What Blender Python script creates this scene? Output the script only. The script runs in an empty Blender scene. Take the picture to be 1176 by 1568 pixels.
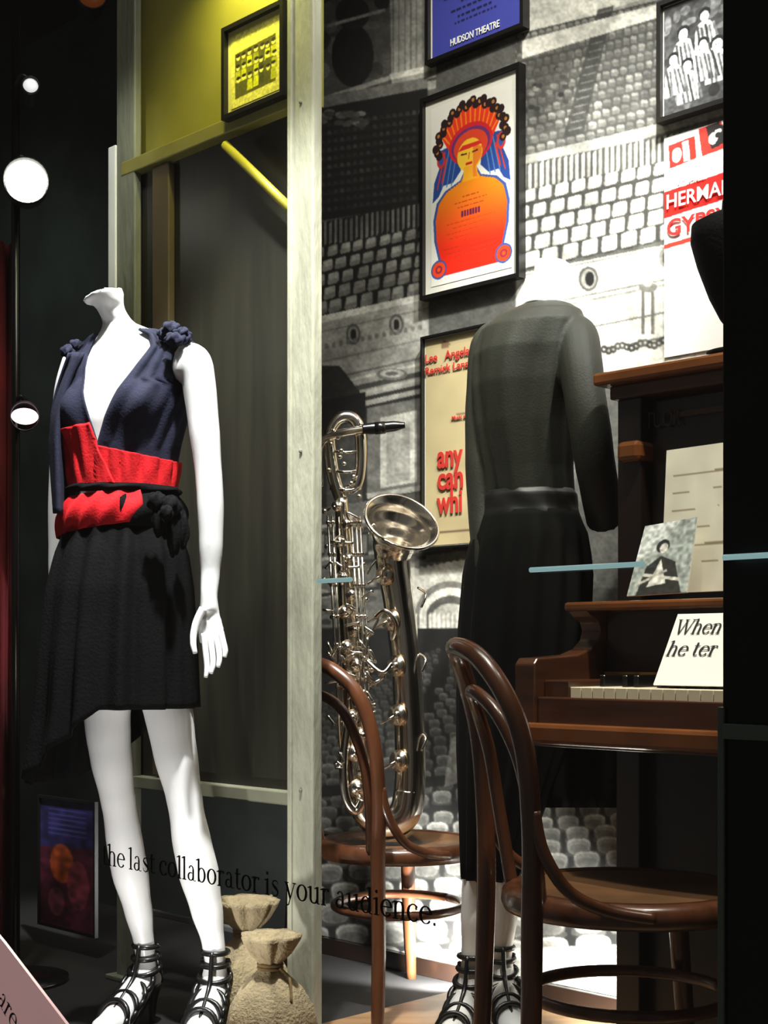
import bpy, bmesh, math, random
import numpy as np
from mathutils import Vector, Matrix
R=math.sqrt(2.0)
rng=np.random.RandomState(7); random.seed(7)
sc=bpy.context.scene
CZ=0.82; F=2178.0; CX=588.0; HY=1000.0     # survey constants (px per 1176x1568 print)
WALL=3.737                                  # back wall plane : x+y = WALL
def at(u,v,d):
    return Vector(((u-CX)/F*d, d, CZ+(HY-v)/F*d))
def onplane(u,v,c):
    a=(u-CX)/F; d=c/(1+a)
    return at(u,v,d)
def sOf(u,c):
    p=onplane(u,0,c); return (p.x-p.y)/R
def zOf(u,v,c): return onplane(u,v,c).z
def wf(s,o,z,c=WALL):
    cc=c-R*o
    return Vector(((cc+R*s)/2,(cc-R*s)/2,z))
def lin(c):
    c=np.asarray(c,float)
    return np.where(c<=0.04045,c/12.92,((np.maximum(c,0)+0.055)/1.055)**2.4)
# ---------------------------------------------------------------- materials
MATS={}
def mat(name,col,rough=0.6,metal=0.0,noise=0.0,nscale=8.0,bump=0.0,bscale=40.0,emit=0.0,coat=0.0,stretch=None,ecol=None,spec=None):
    if name in MATS: return MATS[name]
    m=bpy.data.materials.new(name); m.use_nodes=True
    nt=m.node_tree; b=nt.nodes['Principled BSDF']
    l=lin(col); base=(float(l[0]),float(l[1]),float(l[2]),1)
    b.inputs['Base Color'].default_value=base
    b.inputs['Roughness'].default_value=rough; b.inputs['Metallic'].default_value=metal
    b.inputs['Coat Weight'].default_value=coat; b.inputs['Coat Roughness'].default_value=0.12
    if spec is not None: b.inputs['Specular IOR Level'].default_value=spec
    tc=nt.nodes.new('ShaderNodeTexCoord'); mp=nt.nodes.new('ShaderNodeMapping')
    nt.links.new(tc.outputs['Object'],mp.inputs['Vector'])
    if stretch: mp.inputs['Scale'].default_value=stretch
    if noise>0:
        n=nt.nodes.new('ShaderNodeTexNoise'); n.inputs['Scale'].default_value=nscale; n.inputs['Detail'].default_value=6
        nt.links.new(mp.outputs[0],n.inputs['Vector'])
        r=nt.nodes.new('ShaderNodeValToRGB')
        r.color_ramp.elements[0].position=0.3; r.color_ramp.elements[1].position=0.7
        r.color_ramp.elements[0].color=[x*(1-noise) for x in base[:3]]+[1]
        r.color_ramp.elements[1].color=[min(1,x*(1+noise)) for x in base[:3]]+[1]
        nt.links.new(n.outputs['Fac'],r.inputs['Fac']); nt.links.new(r.outputs[0],b.inputs['Base Color'])
    if bump>0:
        n2=nt.nodes.new('ShaderNodeTexNoise'); n2.inputs['Scale'].default_value=bscale; n2.inputs['Detail'].default_value=4
        nt.links.new(mp.outputs[0],n2.inputs['Vector'])
        bp=nt.nodes.new('ShaderNodeBump'); bp.inputs['Strength'].default_value=bump; bp.inputs['Distance'].default_value=0.01
        nt.links.new(n2.outputs['Fac'],bp.inputs['Height']); nt.links.new(bp.outputs[0],b.inputs['Normal'])
    if emit>0:
        e=lin(ecol if ecol else col)
        b.inputs['Emission Color'].default_value=(float(e[0]),float(e[1]),float(e[2]),1); b.inputs['Emission Strength'].default_value=emit
    MATS[name]=m; return m
def vcmat(name,rough=0.6,noise=0.06,coat=0.0):
    m=bpy.data.materials.new(name); m.use_nodes=True
    nt=m.node_tree; b=nt.nodes['Principled BSDF']
    a=nt.nodes.new('ShaderNodeVertexColor'); a.layer_name='Col'
    n=nt.nodes.new('ShaderNodeTexNoise'); n.inputs['Scale'].default_value=90
    mx=nt.nodes.new('ShaderNodeMixRGB'); mx.blend_type='MULTIPLY'; mx.inputs[0].default_value=noise
    nt.links.new(a.outputs[0],mx.inputs[1]); nt.links.new(n.outputs['Fac'],mx.inputs[2])
    nt.links.new(mx.outputs[0],b.inputs['Base Color']); b.inputs['Roughness'].default_value=rough
    b.inputs['Coat Weight'].default_value=coat
    return m
# ---------------------------------------------------------------- mesh helpers
def empty(name):
    e=bpy.data.objects.new(name,None); sc.collection.objects.link(e); e.empty_display_size=0.05; return e
def mk(name,verts,faces,m,parent=None,smooth=True):
    me=bpy.data.meshes.new(name); me.from_pydata([tuple(v) for v in verts],[],faces); me.update()
    bm=bmesh.new(); bm.from_mesh(me); bmesh.ops.recalc_face_normals(bm,faces=bm.faces); bm.to_mesh(me); bm.free()
    if smooth: me.polygons.foreach_set('use_smooth',[True]*len(me.polygons))
    if m: me.materials.append(m)
    o=bpy.data.objects.new(name,me); sc.collection.objects.link(o)
    if parent: o.parent=parent
    return o
def bev(o,w=0.004,seg=2):
    b=o.modifiers.new('bev','BEVEL'); b.width=w; b.segments=seg; b.limit_method='ANGLE'; return o
def box(name,fn,x0,x1,y0,y1,z0,z1,m,parent=None,bw=0.003):
    v=[fn(x,y,z) for z in (z0,z1) for y in (y0,y1) for x in (x0,x1)]
    f=[(0,1,3,2),(4,6,7,5),(0,4,5,1),(2,3,7,6),(0,2,6,4),(1,5,7,3)]
    o=mk(name,v,f,m,parent,False)
    if bw: bev(o,bw)
    return o
def boxes(name,fn,lst,m,parent=None,bw=0):
    V=[];Fc=[]
    for (x0,x1,y0,y1,z0,z1) in lst:
        k=len(V); V+=[fn(x,y,z) for z in (z0,z1) for y in (y0,y1) for x in (x0,x1)]
        Fc+=[tuple(k+i for i in q) for q in [(0,1,3,2),(4,6,7,5),(0,4,5,1),(2,3,7,6),(0,2,6,4),(1,5,7,3)]]
    o=mk(name,V,Fc,m,parent,False)
    if bw: bev(o,bw,1)
    return o
def loftdata(rings,cap=True,closed=True):
    n=len(rings[0]); V=[p for r in rings for p in r]; Fc=[]
    for i in range(len(rings)-1):
        for j in range(n if closed else n-1):
            a=i*n+j; b=i*n+(j+1)%n; Fc.append((a,b,b+n,a+n))
    if cap and closed:
        Fc.append(tuple(range(n))); Fc.append(tuple(range((len(rings)-1)*n,len(rings)*n)))
    return V,Fc
def cat(pts,rad,sub=6):
    P=[Vector(p) for p in pts]; out=[];ro=[]
    n=len(P)
    for i in range(n-1):
        p0=P[max(i-1,0)];p1=P[i];p2=P[i+1];p3=P[min(i+2,n-1)]
        r1=rad[i];r2=rad[i+1]
        for k in range(sub):
            t=k/sub
            out.append(0.5*((2*p1)+(p2-p0)*t+(2*p0-5*p1+4*p2-p3)*t*t+(-p0+3*p1-3*p2+p3)*t**3))
            ro.append(r1+(r2-r1)*(t*t*(3-2*t)))
    out.append(P[-1]);ro.append(rad[-1]); return out,ro
def tubedata(pts,rad,n=12,sub=6,flat=1.0,cap=True,closed=False):
    if not hasattr(rad,'__len__'): rad=[rad]*len(pts)
    if sub>1: pts,rad=cat(pts,rad,sub)
    P=[Vector(p) for p in pts]; rings=[]; nrm=None
    for i,p in enumerate(P):
        t=(P[min(i+1,len(P)-1)]-P[max(i-1,0)])
        if closed and i in(0,len(P)-1): t=P[1]-P[-2]
        if t.length<1e-9: t=Vector((0,0,1))
        t.normalize()
        if nrm is None:
            nrm=Vector((0,-1,0)) if abs(t.y)<0.9 else Vector((1,0,0))
        nrm=(nrm-t*nrm.dot(t))
        if nrm.length<1e-6: nrm=t.orthogonal()
        nrm.normalize(); b=t.cross(nrm)
        rings.append([p+(nrm*math.cos(2*math.pi*k/n)*flat+b*math.sin(2*math.pi*k/n))*rad[i] for k in range(n)])
    return loftdata(rings,cap)
def tube(name,pts,rad,m,parent=None,n=12,sub=6,flat=1.0,cap=True,closed=False):
    V,Fc=tubedata(pts,rad,n,sub,flat,cap,closed); return mk(name,V,Fc,m,parent)
def merge(parts):
    V=[];Fc=[]
    for v,f in parts:
        k=len(V); V+=list(v); Fc+=[tuple(i+k for i in q) for q in f]
    return V,Fc
def lathe(name,c,prof,m,parent=None,n=40,fold=None):
    rings=[]
    for (r,z) in prof:
        ring=[]
        for k in range(n):
            t=2*math.pi*k/n; rr=r*(1+(fold(t,z) if fold else 0)); ring.append(Vector((c[0]+rr*math.cos(t),c[1]+rr*math.sin(t),c[2]+z)))
        rings.append(ring)
    V,Fc=loftdata(rings); return mk(name,V,Fc,m,parent)
def blob(c,r,seg=16,rings=10,lump=0.0,sq=(1,1,1),ph=0):
    V=[];Fc=[]
    for i in range(rings+1):
        ph1=math.pi*i/rings
        for j in range(seg):
            t=2*math.pi*j/seg
            k=r*(1+lump*math.sin(4*t+ph+3*ph1)+lump*.6*math.sin(7*t-2*ph1+ph*2))
            V.append(Vector((c[0]+k*sq[0]*math.sin(ph1)*math.cos(t),c[1]+k*sq[1]*math.sin(ph1)*math.sin(t),c[2]+k*sq[2]*math.cos(ph1))))
    for i in range(rings):
        for j in range(seg):
            a=i*seg+j;b=i*seg+(j+1)%seg; Fc.append((a,b,b+seg,a+seg))
    return V,Fc
def remesh(o,vox=0.006,it=4):
    r=o.modifiers.new('rm','REMESH'); r.mode='VOXEL'; r.voxel_size=vox; r.use_smooth_shade=True
    s=o.modifiers.new('sm','SMOOTH'); s.iterations=it; s.factor=0.5
def text(name,s,body,pos,size,m,parent=None,width=None,ext=0.0006,bold=0.0,shear=0.0,align='LEFT',spacing=1.0,tilt=0):
    cu=bpy.data.curves.new(name,'FONT'); cu.body=body; cu.size=size; cu.extrude=ext; cu.offset=bold; cu.shear=shear
    cu.align_x=align; cu.space_character=spacing; cu.resolution_u=4
    cu.materials.append(m)
    o=bpy.data.objects.new(name,cu); sc.collection.objects.link(o)
    o.location=pos; o.rotation_euler=(math.pi/2,tilt,-math.pi/4)
    if width:
        bpy.context.view_layer.update(); w=o.dimensions.x
        if w>0: o.scale.x=width/w
    if parent: o.parent=parent
    return o
# ---- hand drawn roman (serif) letters : list of 2-D quads per glyph, x-height 1
def rib(pts,ws):
    q=[];n=len(pts);L=[];Rr=[]
    for i,(x,y) in enumerate(pts):
        x0,y0=pts[max(i-1,0)];x1,y1=pts[min(i+1,n-1)];dx,dy=x1-x0,y1-y0;l=math.hypot(dx,dy) or 1
        w=ws[i]/2;L.append((x-dy/l*w,y+dx/l*w));Rr.append((x+dy/l*w,y-dx/l*w))
    for i in range(n-1): q.append([L[i],L[i+1],Rr[i+1],Rr[i]])
    return q
def arc(cx,cy,rx,ry,a0,a1,tk=.19,tn=.075,n=18):
    P=[];W=[]
    for i in range(n+1):
        a=math.radians(a0+(a1-a0)*i/n);P.append((cx+rx*math.cos(a),cy+ry*math.sin(a)));W.append(tn+(tk-tn)*abs(math.cos(a))**1.5)
    return rib(P,W)
def stem(x,y0,y1,w=.19): return [[(x-w/2,y0),(x+w/2,y0),(x+w/2,y1),(x-w/2,y1)]]
def srf(x,y,w=.40,h=.07): return [[(x-w/2,y),(x+w/2,y),(x+w/2,y+h),(x-w/2,y+h)]]
def flag(x,y): return [[(x-.24,y-.10),(x-.22,y-.15),(x+.0,y-.12),(x+.0,y)]]
def glyph(c):
    if c==' ': return [], .42
    if c=='.': return arc(.2,.09,.045,.045,0,360,.11,.11,10),.40
    if c=='l': return stem(.24,0,1.5)+srf(.24,0)+flag(.2,1.5),.50
    if c=='i': return stem(.24,0,1)+srf(.24,0)+flag(.2,1.0)+arc(.24,1.32,.05,.05,0,360,.11,.11,10),.50
    if c in'hn': return stem(.24,0,1.5 if c=='h' else 1)+srf(.24,0)+flag(.2,1.5 if c=='h' else 1)+arc(.51,.68,.27,.30,0,165)+stem(.78,0,.70)+srf(.78,0),1.04
    if c=='u': return stem(.22,.32,1)+flag(.2,1.0)+arc(.49,.32,.27,.29,180,345)+stem(.78,0.04,1)+flag(.76,1.0)+srf(.86,0,.22),1.04
    if c=='r': return stem(.24,0,1)+srf(.24,0)+flag(.2,1)+arc(.50,.70,.24,.25,60,170)+arc(.61,.88,.04,.04,0,360,.09,.09,8),.72
    if c=='t': return stem(.26,.25,1.28)+srf(.30,.93,.52)+arc(.44,.24,.18,.20,180,320,.16,.07),.62
    if c=='o': return arc(.48,.5,.36,.46,0,360,.21,.07,30),.98
    if c=='c': return arc(.48,.5,.36,.46,40,325,.21,.07,24)+arc(.70,.76,.04,.04,0,360,.10,.10,8),.88
    if c=='e': return arc(.48,.5,.36,.46,5,325,.20,.07,24)+srf(.48,.53,.66,.07),.90
    if c=='a': return stem(.62,.12,.72,.18)+arc(.42,.70,.20,.26,0,160,.15,.07)+arc(.38,.28,.24,.24,60,380,.17,.07,20)+arc(.78,.15,.16,.12,180,310,.1,.05,8),.92
    if c=='d': return stem(.74,0.04,1.5)+flag(.70,1.5)+srf(.84,0,.22)+arc(.44,.48,.30,.44,20,340,.20,.07,24),1.02
    if c=='b': return stem(.24,0.04,1.5)+flag(.2,1.5)+arc(.52,.48,.31,.44,-160,160,.20,.07,24),1.02
    if c=='s':
        P=[(.66,.74),(.62,.90),(.42,.96),(.24,.88),(.20,.74),(.32,.60),(.52,.46),(.66,.32),(.62,.12),(.42,.03),(.22,.10),(.16,.28)]
        return rib(P,[.05,.06,.08,.10,.14,.18,.19,.16,.11,.08,.06,.05]),.80
    if c=='y': return rib([(.16,.97),(.50,.05)],[.19,.17])+rib([(.86,.97),(.50,.05),(.36,-.32),(.18,-.38)],[.07,.09,.09,.12])+srf(.18,.93,.36)+srf(.84,.93,.30),1.0
    if c=='W': return rib([(.12,1.42),(.52,0)],[.20,.18])+rib([(.90,1.42),(.52,0)],[.08,.08])+rib([(.80,1.42),(1.2,0)],[.20,.18])+rib([(1.55,1.42),(1.2,0)],[.08,.08])+srf(.14,1.38,.42)+srf(.84,1.38,.42)+srf(1.54,1.38,.34),1.68
    return [], .5
def roman(name,body,org,xh,m,parent=None,width=None,ydir=Vector((0,0,1)),xdir=Vector((1,-1,0))/R,slant=0.0,off=0.0006,nrm=None):
    V=[];Fc=[];x=0;Q=[]
    for c in body:
        q,w=glyph(c)
        for poly in q: Q.append([(px+x,py) for px,py in poly])
        x+=w
    sx=(width/x) if width else xh
    if nrm is None: nrm=Vector((-1,-1,0))/R
    for i,poly in enumerate(Q):
        k=len(V)
        for px,py in poly: V.append(org+xdir*((px+slant*py)*sx)+ydir*(py*xh)+nrm*(off+i*1e-6))
        Fc.append(tuple(range(k,k+4)))
    return mk(name,V,Fc,m,parent,False)
# ---------------------------------------------------------------- raster painter -> vertex colours
class Cv:
    def __init__(s,x0,y0,x1,y1,res,col):
        s.x0,s.y0,s.res=x0,y0,res; s.w=int((x1-x0)*res); s.h=int((y1-y0)*res); s.x1=x1;s.y1=y1
        s.a=np.ones((s.h,s.w,3))*np.array(col if hasattr(col,'__len__') else [col]*3)
    def _put(s,mask,ys,xs,col,al):
        col=np.array(col if hasattr(col,'__len__') else [col]*3,float)
        sub=s.a[ys,xs]; sub[mask]=sub[mask]*(1-al)+col*al
    def bb(s,X0,Y0,X1,Y1):
        i0=max(0,int((X0-s.x0)*s.res)-1); i1=min(s.w,int((X1-s.x0)*s.res)+2)
        j0=max(0,int((Y0-s.y0)*s.res)-1); j1=min(s.h,int((Y1-s.y0)*s.res)+2)
        if i1<=i0 or j1<=j0: return None
        gx,gy=np.meshgrid((np.arange(i0,i1)+.5)/s.res+s.x0,(np.arange(j0,j1)+.5)/s.res+s.y0)
        return slice(j0,j1),slice(i0,i1),gx,gy
    def poly(s,pts,col,al=1.0):
        xs=[p[0] for p in pts]; ys=[p[1] for p in pts]
        b=s.bb(min(xs),min(ys),max(xs),max(ys))
        if b is None: return
        J,I,gx,gy=b; ins=np.zeros(gx.shape,bool); n=len(pts)
        for k in range(n):
            x1,y1=pts[k];x2,y2=pts[(k+1)%n]
            if y1==y2: continue
            c=((y1>gy)!=(y2>gy))&(gx<(x2-x1)*(gy-y1)/(y2-y1)+x1); ins^=c
        s._put(ins,J,I,col,al)
    def ell(s,cx,cy,rx,ry,col,al=1.0,pw=2.0):
        b=s.bb(cx-rx,cy-ry,cx+rx,cy+ry)
        if b is None: return
        J,I,gx,gy=b; q=np.abs((gx-cx)/rx)**pw+np.abs((gy-cy)/ry)**pw
        s._put(q<=1,J,I,col,al)
    def line(s,p,q,w,col,al=1.0):
        dx,dy=q[0]-p[0],q[1]-p[1]; L=math.hypot(dx,dy) or 1; nx,ny=-dy/L*w/2,dx/L*w/2
        s.poly([(p[0]+nx,p[1]+ny),(q[0]+nx,q[1]+ny),(q[0]-nx,q[1]-ny),(p[0]-nx,p[1]-ny)],col,al)
    def noise(s,amp,cell):
        gh,gw=int(s.h/cell)+2,int(s.w/cell)+2; g=rng.rand(gh,gw)*2-1
        y=np.arange(s.h)/cell; x=np.arange(s.w)/cell; yi=y.astype(int);xi=x.astype(int); fy=(y-yi)[:,None];fx=(x-xi)[None,:]
        v=(g[yi][:,xi]*(1-fy)*(1-fx)+g[yi+1][:,xi]*fy*(1-fx)+g[yi][:,xi+1]*(1-fy)*fx+g[yi+1][:,xi+1]*fy*fx)
        s.a*=(1+amp*v)[:,:,None]
    def blur(s,n=1):
        for _ in range(n):
            a=np.pad(s.a,((1,1),(1,1),(0,0)),'edge'); s.a=(a[1:-1,1:-1]*2+a[:-2,1:-1]+a[2:,1:-1]+a[1:-1,:-2]+a[1:-1,2:])/6
    def sample(s,x,y):
        i=np.clip(((x-s.x0)*s.res).astype(int),0,s.w-1); j=np.clip(((y-s.y0)*s.res).astype(int),0,s.h-1)
        return s.a[j,i]
def gridmesh(name,P,cols,m,parent=None):
    ny,nx,_=P.shape; me=bpy.data.meshes.new(name)
    idx=np.arange(ny*nx).reshape(ny,nx)
    q=np.stack([idx[:-1,:-1],idx[:-1,1:],idx[1:,1:],idx[1:,:-1]],-1).reshape(-1,4)
    me.vertices.add(ny*nx); me.vertices.foreach_set('co',P.reshape(-1).astype(np.float32))
    me.loops.add(q.size); me.loops.foreach_set('vertex_index',q.reshape(-1).astype(np.int32))
    me.polygons.add(len(q)); me.polygons.foreach_set('loop_start',(np.arange(len(q))*4).astype(np.int32))
    try: me.polygons.foreach_set('loop_total',np.full(len(q),4,np.int32))
    except Exception: pass
    me.update(calc_edges=True)
    at_=me.color_attributes.new('Col','FLOAT_COLOR','POINT')
    c=np.ones((ny*nx,4)); c[:,:3]=lin(np.clip(cols.reshape(-1,3),0,1)); at_.data.foreach_set('color',c.reshape(-1).astype(np.float32))
    me.materials.append(m); me.validate()
    o=bpy.data.objects.new(name,me); sc.collection.objects.link(o)
    if parent:o.parent=parent
    return o
def planegrid(name,s0,s1,z0,z1,c,off,nx,ny,colfn,m,parent=None):
    S,Z=np.meshgrid(np.linspace(s0,s1,nx),np.linspace(z1,z0,ny)); cc=c-R*off
    P=np.stack([(cc+R*S)/2,(cc-R*S)/2,Z],-1)
    return gridmesh(name,P,colfn(S,Z,P),m,parent)
# ================================================================= MATERIALS
M_white=mat('mannequin_white',(.93,.93,.93),.4,noise=.02,coat=.15)
M_navy=mat('navy_cloth',(.105,.115,.19),.85,noise=.18,nscale=30,bump=.15,bscale=200,spec=.25)
M_red=mat('red_cloth',(.78,.10,.13),.8,noise=.12,nscale=30,bump=.15,bscale=200,spec=.2)
M_black=mat('black_cloth',(.035,.035,.04),.85,noise=.2,nscale=20,bump=.2,bscale=150,spec=.10)
M_coat=mat('charcoal_cloth',(.155,.16,.13),.6,noise=.10,nscale=10,bump=.10,bscale=220,spec=.35)
M_leather=mat('black_leather',(.05,.05,.05),.35,coat=.3)
M_brass=mat('saxophone_metal',(.94,.91,.86),.17,metal=1.0,noise=.05,nscale=12)
M_brass2=mat('saxophone_gold',(.85,.70,.48),.25,metal=1.0)
M_blackp=mat('black_plastic',(.03,.03,.03),.25)
M_wood=mat('bentwood_brown',(.33,.19,.11),.3,noise=.35,nscale=6,stretch=(6,6,1),coat=.5)
M_seat=mat('seat_wood',(.40,.28,.17),.45,noise=.3,nscale=10,coat=.25)
M_piano=mat('piano_mahogany',(.28,.16,.095),.28,noise=.35,nscale=5,stretch=(1,1,9),coat=.6)
M_pdark=mat('piano_dark',(.11,.07,.05),.3,noise=.3,nscale=5,coat=.5)
M_ptrim=mat('piano_moulding',(.46,.27,.13),.25,noise=.3,nscale=8,coat=.7)
M_ivory=mat('ivory_keys',(.90,.87,.76),.3)
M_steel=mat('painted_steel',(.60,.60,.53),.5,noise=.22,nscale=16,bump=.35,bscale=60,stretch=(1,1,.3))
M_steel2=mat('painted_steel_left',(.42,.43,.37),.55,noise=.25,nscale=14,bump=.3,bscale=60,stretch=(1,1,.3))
M_rail=mat('rail_grey',(.47,.47,.40),.55,noise=.2)
M_panel=mat('dark_scrim_panel',(.125,.12,.085),.5,noise=.4,nscale=5,stretch=(5,5,.4))
M_olive=mat('olive_wall',(.45,.43,.15),.8,noise=.25,nscale=3)
M_darkwall=mat('dark_wall',(.17,.19,.18),.8,noise=.6,nscale=3.2)
M_frame=mat('poster_frame_black',(.07,.065,.06),.35)
M_mat=mat('poster_mat_white',(.86,.85,.80),.7)
M_mull=mat('window_frame_dark',(.045,.06,.07),.4,noise=.3)
M_edge=mat('glass_edge_green',(.36,.42,.38),.3)
M_burlap=mat('burlap',(.60,.54,.42),.95,noise=.22,nscale=30,bump=.6,bscale=150)
M_rope=mat('rope',(.45,.36,.22),.9,noise=.3,nscale=90)
M_floor=mat('wood_floor',(.58,.45,.31),.45,noise=.25,nscale=4,stretch=(1,8,1))
M_floor2=mat('black_floor',(.07,.06,.065),.9,noise=.3,nscale=60)
M_ceil=mat('ceiling_paint',(.10,.10,.10),.9,noise=.1)
M_curtain=mat('red_curtain',(.42,.05,.09),.9,noise=.3,nscale=8)
M_paper=mat('paper',(.85,.84,.78),.8,noise=.04,nscale=20)
M_ink=mat('ink_black',(.03,.03,.03),.7)
M_inkred=mat('ink_red',(.85,.12,.10),.7)
M_inkwhite=mat('ink_white',(.92,.92,.9),.7)
M_teal=mat('teal_reflection',(.45,.62,.62),.3,emit=.5,ecol=(.66,.82,.82))  # glowing teal that stands for a reflection in the pane
M_lamp=mat('lamp_lens',(1,1,1),.3,emit=14,ecol=(1,.99,.95))
M_lampp=mat('lamp_lens_pink',(1,.85,.88),.3,emit=2.5,ecol=(1,.86,.90))
# ================================================================= ROOM
SL,SR=-5.3,-1.2+1.6
DEP=(WALL-1.93)/R
SF=sOf(452,2.9)
box('floor',wf,SF,SR,-0.05,DEP,-0.12,0.0,M_floor,bw=0)
box('floor.001',wf,SL,SF,-0.05,DEP,-0.12,0.0,M_floor2,bw=0)
box('ceiling',wf,SL,SR,-0.05,DEP,2.95,3.05,M_ceil,bw=0)
box('wall_back',wf,SL,SR,-0.12,0.0,0.0,2.95,M_darkwall,bw=0)
box('wall_left',wf,SL-.1,SL,-0.12,DEP,0.0,2.95,M_darkwall,bw=0)
box('wall_right',wf,SR,SR+.1,-0.12,DEP,0.0,2.95,M_darkwall,bw=0)
box('baseboard_back',wf,sOf(500,WALL),SR-.02,0.004,0.022,0.0,0.045,M_pdark,bw=.003)
gm=bpy.data.materials.new('shop_glass'); gm.use_nodes=True; nt=gm.node_tree; nt.nodes.clear()
o_=nt.nodes.new('ShaderNodeOutputMaterial'); mx=nt.nodes.new('ShaderNodeMixShader'); tr=nt.nodes.new('ShaderNodeBsdfTransparent'); gl=nt.nodes.new('ShaderNodeBsdfGlossy')
gl.inputs['Roughness'].default_value=0.02; mx.inputs[0].default_value=0.05; tr.inputs[0].default_value=(.97,.985,.98,1)
nt.links.new(tr.outputs[0],mx.inputs[1]);nt.links.new(gl.outputs[0],mx.inputs[2]);nt.links.new(mx.outputs[0],o_.inputs[0])
GO=(WALL-2.0)/R
MF=.03
sM=sOf(1106,WALL-R*(GO+MF))
v=[wf(SL,GO,0.0),wf(sM,GO,0.0),wf(sM,GO,2.95),wf(SL,GO,2.95)]
mk('window_1',v,[(0,1,2,3)],gm,None,False)
tr_=empty('trim_1')
box('mullion',wf,sM,sM+.13,GO-.03,GO+MF,0.0,2.95,M_mull,tr_,bw=.002)
box('glass_edge',wf,sM-.004,sM+.004,GO+.01,GO+MF+.004,0.0,.76,M_edge,tr_,bw=.001)
box('mullion_clip',wf,sM+.005,sM+.10,GO+MF,GO+MF+.008,.725,.742,M_edge,tr_,bw=.001)
# ================================================================= MURAL (printed theatre photograph)
mu=Cv(470,-60,1300,1620,1.0,.33)
def Y(x,y0,k=-.2,xr=650): return y0+(x-xr)*k
mu.poly([(480,-60),(600,-60),(600,140),(480,165)],.30)
for i in range(26):
    x=485+rng.rand()*110;y=-40+rng.rand()*190; mu.ell(x,y,6+rng.rand()*14,4+rng.rand()*12,.10+rng.rand()*.35)
mu.ell(540,85,32,48,.07);mu.ell(540,20,26,26,.12);mu.line((500,40),(590,15),5,.6);mu.line((500,150),(600,118),7,.62)
mu.poly([(596,-60),(668,-60),(668,135),(600,150)],.62)
for x in range(602,664,9): mu.line((x,-60),(x,110),2.5,.42)
mu.line((598,118),(668,102),9,.85);mu.line((598,134),(668,120),4,.25)
mu.poly([(790,-60),(1300,-60),(1300,120),(790,270)],.60)
mu.poly([(800,-60),(1010,-60),(1010,-10),(800,60)],.78)
for i in range(13):
    y=60+i*14.5
    mu.line((790,Y(790,y,-.24,790)),(1300,Y(1300,y,-.24,790)),14.6,.24+.02*(i%3))
    st=11+i*.35
    for x in np.arange(792+(i%2)*5,1290,st):
        yy=Y(x,y,-.24,790); g=.40+.2*rng.rand()
        mu.ell(x+st*.4,yy-1,st*.40,5.4,g,pw=3); mu.poly([(x,yy-1),(x+st*.8,yy-2),(x+st*.75,yy+4.5),(x+.5,yy+5)],g*.75)
mu.poly([(915,15),(940,8),(893,205),(862,212)],.18,.85)
for i in range(16): mu.line((918-i*3.2,20+i*12),(936-i*3.0,15+i*12),2,.42)
mu.poly([(800,62),(1010,5),(1010,26),(800,90)],.90,.9)
mu.poly([(800,98),(880,74),(860,150),(800,190)],.26,.6)
for i in range(30):
    x=800+rng.rand()*75;mu.ell(x,100+rng.rand()*80,5,4,.12+.45*rng.rand())
mu.poly([(480,165),(655,135),(660,310),(480,340)],.055)
mu.poly([(480,150),(655,118),(655,135),(480,168)],.42)
for i in range(11):
    mu.line((480,196+i*13),(655,172+i*13),2,.12)
    for x in range(484,655,10): mu.ell(x,193+i*13-(x-484)*.137,3.4,3.4,.10+.12*rng.rand())
for i in range(24): mu.ell(490+rng.rand()*70,170+rng.rand()*22,8,4,.2+.25*rng.rand())
def rail(x0,x1,y,h,k,lo,hi,st):
    mu.poly([(x0,y),(x1,y+(x1-x0)*k),(x1,y+(x1-x0)*k+h),(x0,y+h)],lo)
    for x in np.arange(x0,x1,st):
        yy=y+(x-x0)*k; mu.poly([(x,yy+rng.rand()*5),(x+st*.55,yy+st*.55*k),(x+st*.55,yy+h*(.75+.25*rng.rand())),(x,yy+h)],hi*(.8+.3*rng.rand()))
rail(480,656,343,38,-.20,.06,.42,8)
rail(800,1300,252,44,-.205,.22,.74,9)
def tiles(x0,x1,y,rows,ch,cw,k,gap,hi):
    mu.poly([(x0,y),(x1,y+(x1-x0)*k),(x1,y+(x1-x0)*k+rows*ch+6),(x0,y+rows*ch+6)],gap)
    for r in range(rows):
        off=(r%2)*cw*.45; c_=ch*(1+.06*r); w_=cw*(1+.05*r)
        for x in np.arange(x0-off,x1,w_):
            if x+w_*.8>x1 : continue
            x=x+rng.uniform(-1.2,1.2)
            yy=y+r*ch*1.04+(x-x0)*k; g=hi*(.88+.16*rng.rand())
            w=w_*(.80+.06*rng.rand()); h=c_*.82
            mu.poly([(x+2,yy+2),(x+4,yy),(x+w-2,yy-w*.2),(x+w,yy-w*.2+2),(x+w,yy-w*.2+h-3),(x+w-3,yy-w*.2+h),(x+2,yy+h),(x,yy+h-3)],g*.78)
            mu.poly([(x+3,yy+1),(x+w-1,yy-w*.2+1),(x+w-1,yy-w*.2+h*.55),(x+3,yy+h*.55)],g)
            mu.line((x+w*.2,yy+h+1),(x+w*.8,yy+h-w*.12+1),2,gap*.6)
tiles(480,656,381,5,20,20,-.20,.06,.62)
tiles(800,1300,292,5,23,25,-.205,.22,.96)
mu.poly([(480,493),(656,455),(656,610),(480,640)],.70)
mu.poly([(480,486),(656,448),(656,458),(480,497)],.92)
for dy,g,w in((14,.5,2),(60,.55,3),(88,.45,3),(97,.9,4),(112,.3,8),(121,.8,4),(131,.2,6)):
    mu.line((480,497+dy),(656,458+dy),w,g)
for (x,y) in((541,512),(607,497)):
    mu.ell(x,y,11,16,.36);mu.ell(x,y,8,12,.66);mu.ell(x,y,4.5,8,.12)
for i in range(14):
    x=500+i*11;mu.ell(x,530-(x-500)*.2,3.5,4,.5)
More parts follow.
